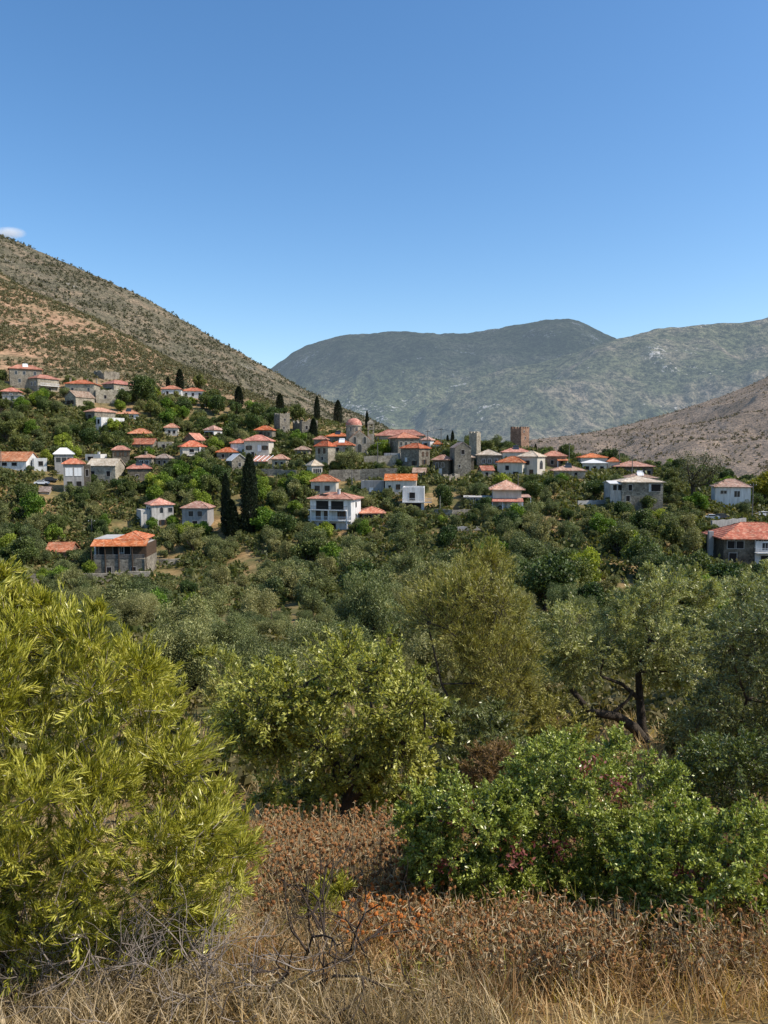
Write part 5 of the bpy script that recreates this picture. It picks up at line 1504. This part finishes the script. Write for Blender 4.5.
def plant(name, label, cat, base, C, R, mats, leaves=30000, leaf=(.06, .015), fork=.35, r0=.1, stems=1, twigs=14, up=.3, out=1.0, leafdir=.8, lance=False, droop=.15,
          seed=1, flat=.0, tlen=1.0, group=None, mainpts=None, spread=0.05, hang=.35, sides=5, nlimb=40, bias=.5, leaf_name='foliage'):
    rng = np.random.default_rng(seed)
    base = np.asarray(base, float)
    root = thing(name, label, cat, base, 0, group)
    C = C - base
    paths, rads = [], []
    top = C.mean(0)
    forks = []
    if mainpts:
        for pts, ra in mainpts:
            q = [np.asarray(p, float) - base for p in pts]
            paths.append(q); rads.append(ra); forks += q[1:]
    else:
        for k in range(stems):
            b0 = np.array([rng.normal() * spread, rng.normal() * spread, -.15])
            f = np.array([top[0] * fork * .8 + rng.normal() * spread * 3, top[1] * fork * .5 + rng.normal() * spread * 3, max(top[2] * fork, .1)])
            m_ = (b0 + f) / 2 + rng.normal(size=3) * spread * 1.5
            paths.append([b0, m_, f]); rads.append([r0 * 1.3, r0, r0 * .75]); forks.append(f)
    forks = np.array(forks)
    order = rng.permutation(len(C))
    nodes = [(f, r0 * .6) for f in forks]
    TB, TD = [], []; twp, twr = [], []
    for ii, i in enumerate(order):
        c = C[i]
        nf = np.array([n_[0] for n_ in nodes])
        dd = np.linalg.norm(nf - c, axis=1) + .6 * np.maximum(nf[:, 2] - c[2], 0)
        j = int(np.argmin(dd)); s, rs = nodes[j]
        m_ = s + (c - s) * .55 + rng.normal(size=3) * .1 * np.linalg.norm(c - s) + np.array([0, 0, .06]) * np.linalg.norm(c - s)
        rr = max(rs * .62, r0 * .07)
        paths.append([s, m_, c]); rads.append([rr, rr * .75, rr * .45])
        nodes.append((c, rr * .8)); nodes.append((m_, rr))
        for t in range(twigs):
            d = unit(rng.normal(size=3) + np.array([0, 0, up]) + out * .45 * unit(c - top))
            st = c + rng.normal(size=3) * R[i] * .18
            L = R[i] * rng.uniform(.6, 1.3) * tlen
            bend = np.array([0, 0, rng.uniform(-hang, .1) * L])
            p1 = st + d * L * .5; p2 = st + d * L + bend * .5
            twp.append([st, p1, p2]); twr.append([r0 * .05 + .002, r0 * .035 + .0015, .001])
    TWP = np.array(twp)
    n = leaves
    k = rng.integers(0, len(TWP), n); t = rng.uniform(.08, 1.03, n) ** .8
    a, b, c = TWP[k, 0], TWP[k, 1], TWP[k, 2]
    pos = (1 - t)[:, None] ** 2 * a + (2 * t * (1 - t))[:, None] * b + (t * t)[:, None] * c
    td = unit((1 - t)[:, None] * (b - a) + t[:, None] * (c - b))
    pos += rng.normal(size=(n, 3)) * R.mean() * .05
    rnd = unit(rng.normal(size=(n, 3)))
    d = unit(td * leafdir + rnd * (1.15 - leafdir * .4) + np.array([0, 0, up * .25]))
    outw = unit(pos - top * np.array([1, 1, .7]))
    nr = unit(outw * bias + rng.normal(size=(n, 3)) * .7 + np.array([0, 0, .35]))
    sz = rng.uniform(.55, 1.25, n)
    if lance: V, Q = leaves_lance(pos, d, leaf[0] * sz, leaf[1] * sz ** .5, nr, droop, rng); per = 8
    else: V, Q = leaves_diamond(pos, d, leaf[0] * sz, leaf[1] * sz, nr, rng); per = 4
    tw_t = rng.uniform(-.5, .5, len(TWP))
    tone = np.clip(.45 + .3 * tw_t[k] + rng.normal(size=n) * .2, 0, 1)
    me = mesh_np(leaf_name, V, Q, attrs={'rnd': np.repeat(tone, per)})
    TV, TQ = tube_np(paths, rads, 7)
    sel = rng.permutation(len(twp))[:min(len(twp), 2600)]
    SV, SQ = tube_np([twp[i] for i in sel], [twr[i] for i in sel], 3)
    wm_ = mesh_np('branches', np.concatenate([TV, SV]), np.concatenate([TQ, SQ + len(TV)]), smooth=True)
    wm_.materials.append(M[mats[0]]); wm_.materials.append(M[mats[2] if len(mats) > 2 else mats[0]])
    wm_.polygons.foreach_set('material_index', np.concatenate([np.zeros(len(TQ), np.int32), np.ones(len(SQ), np.int32)]))
    link('branches', wm_, None, root)
    link(leaf_name, me, M[mats[1]], root)
    return root


def G(px, Y):
    u = ray(px, 700)[0]
    return np.array([u * Y, Y, hz(u * Y, Y)])


M['willow_leaf'] = foliage('willow_leaf', (.06, .07, .008), (.42, .4, .04), (.85, .76, .22), .26, .5, 0, .34)
M['oval_leaf'] = foliage('oval_leaf', (.03, .045, .007), (.29, .34, .045), (.7, .72, .2), .22, .6, 0, .33)
M['olive_close'] = foliage('olive_close', (.045, .052, .013), (.35, .36, .12), (.76, .73, .36), .26, .42, 0, .36)
M['olive_yellow'] = foliage('olive_yellow', (.045, .055, .009), (.36, .36, .06), (.72, .68, .2), .28, .45, 0, .35)
M['feather_leaf'] = foliage('feather_leaf', (.05, .05, .012), (.33, .3, .075), (.6, .54, .18), .28, .35, 0, .38)
M['olive_shade'] = foliage('olive_shade', (.03, .038, .01), (.17, .19, .055), (.42, .42, .18), .24, .6, 0, .32)  # darker copy of the olive leaves, shade put into their colour
M['dark_oval'] = foliage('dark_oval', (.022, .034, .008), (.11, .14, .028), (.3, .33, .09), .22, .5, 0, .33)  # oval leaves darkened in colour to stand for the shade under the olive
M['dead_leaf'] = foliage('dead_leaf', (.1, .06, .03), (.22, .135, .06), (.36, .24, .11), .3, .2, 0, .6)
M['red_leaf'] = foliage('red_leaf', (.12, .03, .03), (.27, .075, .07), (.38, .16, .12), .3, .3, 0, .5)
M['twig_grey'] = surf('twig_grey', (.16, .13, .1), (.34, .29, .24), 20, .9, .1, 40)
M['twig_dark'] = surf('twig_dark', (.03, .022, .018), (.08, .06, .045), 20, .9, .1, 40)

# the big yellow-green shrub on the left
LB = [(-240, 560), (-60, 560), (5, 572), (30, 598), (75, 612), (120, 622), (150, 642), (185, 676), (192, 720), (212, 760), (240, 800), (260, 840), (258, 880), (235, 930), (200, 985), (120, 1025), (0, 1045), (-120, 1050), (-240, 940)]
C, R = clumps_of(LB, 4.95, 1.15, 400, 61, 30)
plant('tall_shrub', 'big yellow green shrub with narrow willow like leaves filling the left foreground', 'shrub', G(10, 5.3), C, R, ('twig_dark', 'willow_leaf', 'twig_grey'),
      leaves=300000, leaf=(.054, .0068), r0=.035, stems=7, spread=.16, twigs=15, up=1.0, leafdir=1.2, lance=True, seed=62, tlen=1.15, bias=.35, out=.9, droop=-.04, hang=.05)
# centre tree
CT = [(206, 690), (238, 662), (280, 652), (310, 656), (330, 636), (375, 628), (410, 648), (437, 690), (447, 740), (432, 792), (400, 822), (352, 800), (300, 822), (262, 816), (236, 772), (214, 732)]
C, R = clumps_of(CT, 14, 2.2, 78, 63, 24)
tb = G(347, 14)
plant('broad_tree', 'spreading yellow green tree with black trunk in the centre foreground', 'tree', tb, C, R, ('bark', 'olive_yellow'),
      leaves=84000, leaf=(.085, .034), r0=.13, tlen=1.15, twigs=18, up=.25, seed=64, mainpts=[([tb + [0, 0, -.3], P(344, 815, 14), P(352, 780, 14), P(362, 755, 14.1)], [.25, .2, .17, .13]), ([P(352, 780, 14), P(325, 752, 13.8), P(285, 738, 13.6)], [.08, .06, .04]), ([P(348, 800, 14), P(385, 770, 13.6), P(405, 750, 13.4)], [.12, .09, .05])])
# feathery tree
FT = [(388, 625), (412, 592), (440, 575), (462, 550), (490, 543), (516, 560), (532, 592), (540, 640), (536, 700), (520, 745), (482, 757), (455, 742), (450, 690), (432, 655), (402, 642)]
C, R = clumps_of(FT, 20, 2.0, 85, 65, 27)
plant('feathery_tree', 'upright feathery brownish green tree with several thin stems right of centre', 'tree', G(478, 20), C, R, ('bark', 'feather_leaf'),
      leaves=80000, leaf=(.11, .02), r0=.1, stems=4, spread=.2, twigs=16, up=1.1, leafdir=1.0, seed=66, tlen=1.25, fork=.3)
# olive with two trunks on the right
RO = [(528, 640), (545, 605), (580, 590), (600, 611), (625, 580), (656, 562), (700, 565), (724, 600), (722, 650), (702, 690), (662, 692), (622, 672), (586, 690), (546, 690)]
C, R = clumps_of(RO, 24, 2.8, 80, 67, 23)
ob = G(648, 24)
plant('olive_tree', 'silver green olive with one straight and one leaning dark trunk, right of centre', 'tree', ob, C, R, ('bark', 'olive_close', 'bark_pale'),
      leaves=95000, leaf=(.115, .03), r0=.1, twigs=16, up=.3, seed=68,
      mainpts=[([ob + [0, 0, -.3], P(642, 725, 24), P(640, 700, 24), P(638, 672, 24), P(650, 640, 24)], [.2, .15, .13, .1, .06]),
               ([ob + [.1, -.1, -.3], P(634, 728, 23.6), P(616, 716, 23.4), P(590, 712, 23.2), P(572, 690, 23.2), P(566, 660, 23.2)], [.22, .18, .15, .12, .09, .06]),
               ([P(640, 700, 24), P(622, 684, 23.8), P(600, 676, 23.8)], [.08, .06, .04]), ([P(612, 714, 23.4), P(628, 700, 23.4), P(633, 690, 23.5)], [.06, .045, .04])])
DR = [(692, 650), (722, 600), (770, 585), (860, 590), (900, 760), (790, 800), (720, 785), (690, 760), (668, 735), (690, 700)]
C, R = clumps_of(DR, 18, 2.4, 110, 69, 30)
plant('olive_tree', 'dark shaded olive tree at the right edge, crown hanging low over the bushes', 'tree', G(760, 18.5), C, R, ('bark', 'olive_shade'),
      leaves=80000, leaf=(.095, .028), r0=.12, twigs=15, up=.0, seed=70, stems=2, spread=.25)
BR = [(712, 600), (735, 568), (790, 556), (850, 570), (860, 660), (740, 650)]
C, R = clumps_of(BR, 30, 2.6, 45, 71, 24)
plant('olive_tree', 'pale sunlit olive crown at the right edge behind the dark shaded olive', 'tree', G(785, 30), C, R, ('bark', 'olive_close'),
      leaves=36000, leaf=(.14, .038), r0=.16, twigs=14, up=.3, seed=72)
for q, (nm, lab, poly, Y0, th, n, rp, mt, lv, lf) in enumerate([
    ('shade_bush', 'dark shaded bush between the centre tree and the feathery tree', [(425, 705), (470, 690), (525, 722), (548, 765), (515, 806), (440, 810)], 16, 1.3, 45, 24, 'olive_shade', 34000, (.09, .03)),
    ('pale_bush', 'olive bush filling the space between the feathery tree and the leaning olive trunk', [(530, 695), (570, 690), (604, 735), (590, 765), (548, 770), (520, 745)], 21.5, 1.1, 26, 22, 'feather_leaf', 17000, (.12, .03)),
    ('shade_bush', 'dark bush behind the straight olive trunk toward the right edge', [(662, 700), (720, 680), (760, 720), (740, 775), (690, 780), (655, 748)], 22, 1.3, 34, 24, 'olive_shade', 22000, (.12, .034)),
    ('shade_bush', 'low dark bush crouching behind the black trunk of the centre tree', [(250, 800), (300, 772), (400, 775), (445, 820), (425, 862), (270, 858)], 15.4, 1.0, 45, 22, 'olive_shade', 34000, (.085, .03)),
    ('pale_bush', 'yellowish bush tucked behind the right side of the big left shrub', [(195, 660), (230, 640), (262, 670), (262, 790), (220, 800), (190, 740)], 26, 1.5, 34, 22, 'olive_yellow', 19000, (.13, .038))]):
    C, R = clumps_of(poly, Y0, th, n, 140 + q, rp)
    cx = sum(p[0] for p in poly) / len(poly)
    plant(nm, lab, 'shrub', G(cx, Y0), C, R, ('bark', mt), leaves=lv, leaf=lf, r0=.05, stems=5, spread=.2, twigs=13, up=.4, seed=150 + q)
# glossy green bushes
BUSH = [
    ('glossy green bush with oval leaves, leftmost of the three right foreground bushes', [(388, 835), (402, 790), (436, 764), (478, 768), (520, 780), (545, 832), (550, 892), (505, 928), (450, 926), (410, 895)], 6.6, .8, 95, 22, [(455, 812), (516, 855), (440, 860)]),
    ('glossy green bush with oval leaves, tallest and middle one of the right foreground bushes', [(490, 795), (512, 750), (556, 726), (615, 728), (665, 752), (715, 780), (712, 845), (660, 880), (610, 940), (550, 925), (520, 882)], 7.1, 1.0, 130, 24, [(620, 792), (667, 820), (590, 770), (560, 850)]),
    ('glossy green bush with oval leaves at the right edge above the dry grass', [(598, 890), (628, 825), (695, 795), (750, 798), (820, 815), (850, 930), (760, 965), (680, 968), (622, 935)], 5.95, .8, 110, 24, [(745, 862), (690, 880)]),
]
for q, (lab, poly, Y0, th, n, rp, reds) in enumerate(BUSH):
    C, R = clumps_of(poly, Y0, th, n, 73 + q, rp)
    cx = sum(p[0] for p in poly) / len(poly)
    o = plant('leafy_bush', lab, 'shrub', G(cx, Y0), C, R, ('twig_dark', 'oval_leaf'), leaves=int(1050 * n), leaf=(.033, .0145), r0=.03, stems=6, spread=.14, twigs=15, up=.35, leafdir=.7, seed=80 + q, bias=.55)
    rng = np.random.default_rng(90 + q); pv = []
    b0 = G(cx, Y0)
    for (rx, ry) in reds:
        c = P(rx, ry, Y0 - th * .55) - b0
        pv.append(c + rng.normal(size=(80, 3)) * np.array([.06, .06, .07]))
    pv = np.concatenate(pv)
    V, Q = leaves_diamond(pv, unit(rng.normal(size=pv.shape)), .05, .022, None, rng)
    link('red_leaves', mesh_np('red_leaves', V, Q, attrs={'rnd': np.repeat(rng.uniform(0, 1, len(pv)), 4)}), M['red_leaf'], o)
C, R = clumps_of([(520, 745), (560, 728), (600, 742), (590, 790), (530, 800)], 12, .9, 26, 78, 22)
plant('leafy_bush', 'dark green bush in shade behind the middle foreground bush', 'shrub', G(555, 12), C, R, ('twig_dark', 'oval_leaf'), leaves=9000, leaf=(.06, .026), r0=.04, stems=5, spread=.12, twigs=12, up=.3, seed=86)
C, R = clumps_of([(640, 775), (690, 738), (768, 728), (830, 740), (830, 820), (768, 830), (690, 815)], 11, 1.0, 55, 84, 24)
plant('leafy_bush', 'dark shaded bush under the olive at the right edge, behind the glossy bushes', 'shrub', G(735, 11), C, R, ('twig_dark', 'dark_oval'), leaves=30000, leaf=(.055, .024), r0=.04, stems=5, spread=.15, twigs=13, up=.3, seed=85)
C, R = clumps_of([(452, 775), (470, 748), (500, 738), (528, 752), (524, 792), (480, 802)], 12.5, .8, 26, 79, 20)
plant('dead_bush', 'rusty brown dried bush between the centre tree and the green bushes', 'shrub', G(490, 12.5), C, R, ('twig_dark', 'dead_leaf'), leaves=8000, leaf=(.07, .02), r0=.03, stems=6, spread=.12, twigs=12, up=.6, seed=87)
C, R = clumps_of([(296, 905), (318, 872), (348, 876), (360, 905), (342, 935), (308, 935)], 6.2, .35, 22, 88, 17)
plant('small_shrub', 'small feathery lime green shrub rising from the dry grass below the centre tree', 'shrub', G(328, 6.2), C, R, ('twig_dark', 'willow_leaf'), leaves=5200, leaf=(.05, .006), r0=.012, stems=6, spread=.07, twigs=12, up=1.2, leafdir=1.1, lance=True, seed=89)
C, R = clumps_of([(196, 700), (215, 672), (262, 690), (268, 800), (262, 840), (225, 800)], 22, 1.2, 26, 91, 22)
plant('pale_shrub', 'soft yellow green shrub in the gap between left shrub and centre tree', 'shrub', G(232, 22), C, R, ('bark', 'feather_leaf'), leaves=11000, leaf=(.13, .035), r0=.05, stems=5, spread=.2, twigs=12, up=.6, seed=92)

# dry grass and weeds (nobody could count the blades)
def grass(name, n, pxr, Yr, hgt, mat, seed, wid=.006, lean=.35, pred=None, patch=3.0, droop=.5):
    rng = np.random.default_rng(seed)
    px = rng.uniform(*pxr, n * 2); Y = np.sqrt(rng.uniform(Yr[0] ** 2, Yr[1] ** 2, n * 2))
    x = (px - 384) / F * Y
    k = fbm(x * patch, Y * patch, seed, 3) > rng.uniform(-.55, .25, n * 2)
    if pred is not None: k &= pred(px, Y)
    x, Y = x[k][:n], Y[k][:n]; n = len(x)
    z = height(x, Y)
    h = hgt * rng.uniform(.4, 1.25, n) * (1 + .35 * fbm(x * 1.3, Y * 1.3, seed + 7, 2))
    a = rng.uniform(0, 2 * math.pi, n); le = np.abs(rng.normal(size=n)) * lean
    d = unit(np.stack([np.cos(a) * le, np.sin(a) * le, np.ones(n)], -1))
    nr = unit(rng.normal(size=(n, 3)) + np.array([0, -.4, .4]))
    V, Q = leaves_lance(np.stack([x, Y, z - .03], -1), d, h, wid * rng.uniform(.6, 1.6, n), nr, droop, rng)
    tone = np.clip(.5 + .75 * fbm(x * 1.8, Y * 1.8, seed + 3, 3) + rng.normal(size=n) * .22, 0, 1)
    return tag(link(name, mesh_np(name, V, Q, attrs={'rnd': np.repeat(tone, 8)}), mat), kind='stuff')


M['straw'] = foliage('straw', (.24, .145, .05), (.54, .37, .16), (.78, .6, .33), .3, .25, 0, .6)
M['rust_grass'] = foliage('rust_grass', (.1, .048, .02), (.36, .2, .08), (.62, .4, .19), .3, .2, 0, .6)
M['grey_weed'] = foliage('grey_weed', (.18, .125, .06), (.44, .325, .18), (.68, .54, .35), .25, .2, 0, .6)
grass('dry_grass', 42000, (-150, 900), (3.6, 12), .2, M['straw'], 101, .005, .8, patch=2.0)
grass('rusty_grass', 26000, (240, 900), (4.2, 13), .3, M['rust_grass'], 102, .006, .8, patch=1.5)
grass('dry_grass', 9000, (100, 900), (12, 30), .5, M['straw'], 103, .02)
grass('grey_weeds', 14000, (-60, 520), (3.8, 6.5), .26, M['grey_weed'], 104, .0045, 1.0)
grass('green_grass', 2600, (180, 760), (4.5, 9), .3, M['willow_leaf'], 105, .006, .5)


def weeds(name, n, pxr, Yr, hgt, seed, headmat, head=.02, pred=None):
    """dry stalks that carry whorls of withered leaves and round seed heads"""
    rng = np.random.default_rng(seed)
    px = rng.uniform(*pxr, n); Y = rng.uniform(*Yr, n); x = (px - 384) / F * Y
    z = height(x, Y); paths, rads, HV, HQ, LP, LD = [], [], [], [], [], []
    off = 0
    oc = MB().lathe([(.02, -1), (.75, -.6), (1, .0), (.75, .65), (.05, 1)], 6); ov = np.array(oc.v); oq = np.array(oc.q)
    for i in range(n):
        h = hgt * rng.uniform(.6, 1.2); b = np.array([x[i], Y[i], z[i] - .05]); d = unit(np.array([rng.normal() * .16, rng.normal() * .16, 1.0]))
        top = b + d * h; paths.append([b, b + d * h * .5 + rng.normal(size=3) * .01, top]); rads.append([.0045, .0035, .0025])
        hs = [(top, 1.0)] + [(b + d * h * f, .8) for f in (.82, .66) if rng.uniform() < .75]
        for br in range(rng.integers(0, 3)):
            s0 = b + d * h * rng.uniform(.4, .7); e = s0 + unit(np.array([rng.normal(), rng.normal(), 1.4])) * h * .3
            paths.append([s0, (s0 + e) / 2, e]); rads.append([.003, .0028, .002]); hs.append((e, .9))
        for c, q in hs:
            s_ = head * q * rng.uniform(.7, 1.3)
            HV.append(ov * s_ * (1 + .15 * rng.normal(size=(len(ov), 1))) + c); HQ.append(oq + off); off += len(ov)
            m_ = 3
            LP.append(np.repeat(c[None], m_, 0)); LD.append(unit(rng.normal(size=(m_, 3)) + np.array([0, 0, -.25])))
        for f in rng.uniform(.1, .85, 5): LP.append((b + d * h * f)[None]); LD.append(unit(rng.normal(size=(1, 3)) + np.array([0, 0, -.4])))
    V1, Q1 = tube_np(paths, rads, 4)
    LP = np.concatenate(LP); LD = np.concatenate(LD)
    V2, Q2 = leaves_lance(LP, LD, .06 * rng.uniform(.4, 1.4, len(LP)), .007, unit(rng.normal(size=LP.shape)), .4, rng)
    V = np.concatenate([V1, V2]); Q = np.concatenate([Q1, Q2 + len(V1)])
    t = np.concatenate([np.full(len(V1), .55), np.repeat(rng.uniform(.1, .9, len(LP)), 8)])
    o = tag(link(name, mesh_np(name, V, Q, attrs={'rnd': t}), M['grey_weed']), kind='stuff')
    HV = np.concatenate(HV); HQ = np.concatenate(HQ)
    link('seed_heads', mesh_np('seed_heads', HV, HQ, attrs={'rnd': rng.uniform(.2, 1, len(HV))}), M[headmat], o)
    return o


# brittle brush between the tufts: twiggy clumps of several colours
def samp_brush(pxr, Yr, n, sd, th=-.2):
    def f(_):
        rng = np.random.default_rng(sd)
        px = rng.uniform(*pxr, n); Y = np.sqrt(rng.uniform(Yr[0] ** 2, Yr[1] ** 2, n)); x = (px - 384) / F * Y
        k = fbm(x * 1.1, Y * 1.1, sd, 3) > th
        return x[k], Y[k]
    return f


for nm, mt, pxr, Yr, n, sd, sz, th in (('rusty_brush', 'rust_grass', (235, 900), (4.6, 12.5), 1900, 201, .42, -.1), ('tan_brush', 'straw', (-60, 900), (4.3, 12), 1300, 202, .3, -.15),
                                   ('grey_brush', 'grey_weed', (-100, 460), (4.2, 7), 900, 203, .34, -.25), ('green_sprigs', 'willow_leaf', (150, 800), (4.6, 9), 300, 204, .26, .05)):
    rng = np.random.default_rng(sd)
    scrub(n, samp_brush(pxr, Yr, n, sd, th), lambda x, y: sz + 0 * y, nm, M[mt], 150, rng, .24, .055)
M['seed_head'] = foliage('seed_head', (.1, .04, .015), (.27, .12, .045), (.42, .22, .09), .1, .1, 0, .8)
M['orange_head'] = foliage('orange_head', (.22, .06, .012), (.42, .13, .03), (.55, .22, .06), .1, .1, 0, .8)
weeds('dry_weeds', 480, (400, 640), (4.6, 6.0), .42, 111, 'seed_head', .0135)
weeds('dry_weeds', 110, (640, 800), (4.7, 5.6), .3, 112, 'seed_head', .011)
weeds('dry_weeds', 230, (250, 420), (6.0, 9.5), .45, 113, 'seed_head', .016)
weeds('rusty_weeds', 420, (255, 405), (6.2, 10.5), .72, 115, 'seed_head', .02)
weeds('rusty_weeds', 150, (560, 800), (4.6, 5.5), .5, 116, 'seed_head', .013)
weeds('orange_weeds', 170, (345, 430), (5.0, 6.4), .4, 114, 'orange_head', .017)


def dead_branch(label, px, py, Y, n, L, seed, mat, r=.012, lean=0.0):
    rng = np.random.default_rng(seed); paths, rads = [], []
    b = P(px, py, Y); b[2] = hz(b[0], b[1])

    def grow(p, d, l, r_, lev):
        q = [p]; dd = d
        for k in range(3):
            dd = unit(dd + rng.normal(size=3) * .22); q.append(q[-1] + dd * l / 3)
        paths.append(q); rads.append([r_, r_ * .85, r_ * .7, r_ * .5])
        if lev == 0: return
        for k in range(rng.integers(2, 4)):
            grow(q[rng.integers(1, 4)], unit(dd + rng.normal(size=3) * .65 + np.array([0, 0, .15])), l * rng.uniform(.5, .8), r_ * .6, lev - 1)
    for k in range(n):
        grow(np.array([rng.normal() * .06, rng.normal() * .06, -.05]), unit(np.array([rng.normal() * .5 + lean, rng.normal() * .3, .8])), L * rng.uniform(.7, 1.2), r, 3)
    V, Q = tube_np(paths, rads, 5)
    o = link('dead_shrub', mesh_np('dead_shrub', V, Q, smooth=True), M[mat], None, b)
    return tag(o, label, 'dead shrub')


dead_branch('dark forked dead branches rising from the dry grass right of the left shrub', 292, 1004, 4.6, 5, .62, 121, 'twig_dark', .014, .25)
dead_branch('dark leafless shrub below the small lime green shrub', 350, 990, 4.9, 5, .52, 122, 'twig_dark', .012, -.1)
dead_branch('pale grey tangle of dead twigs at the foot of the left shrub', 120, 1012, 4.45, 16, .52, 123, 'twig_grey', .0075)
dead_branch('grey dead twigs at the bottom left of centre, before the dark branches', 225, 1018, 4.4, 16, .5, 124, 'twig_grey', .007)
dead_branch('fine grey dead twigs at the very bottom left corner', 20, 1020, 4.4, 9, .38, 125, 'twig_grey', .005)
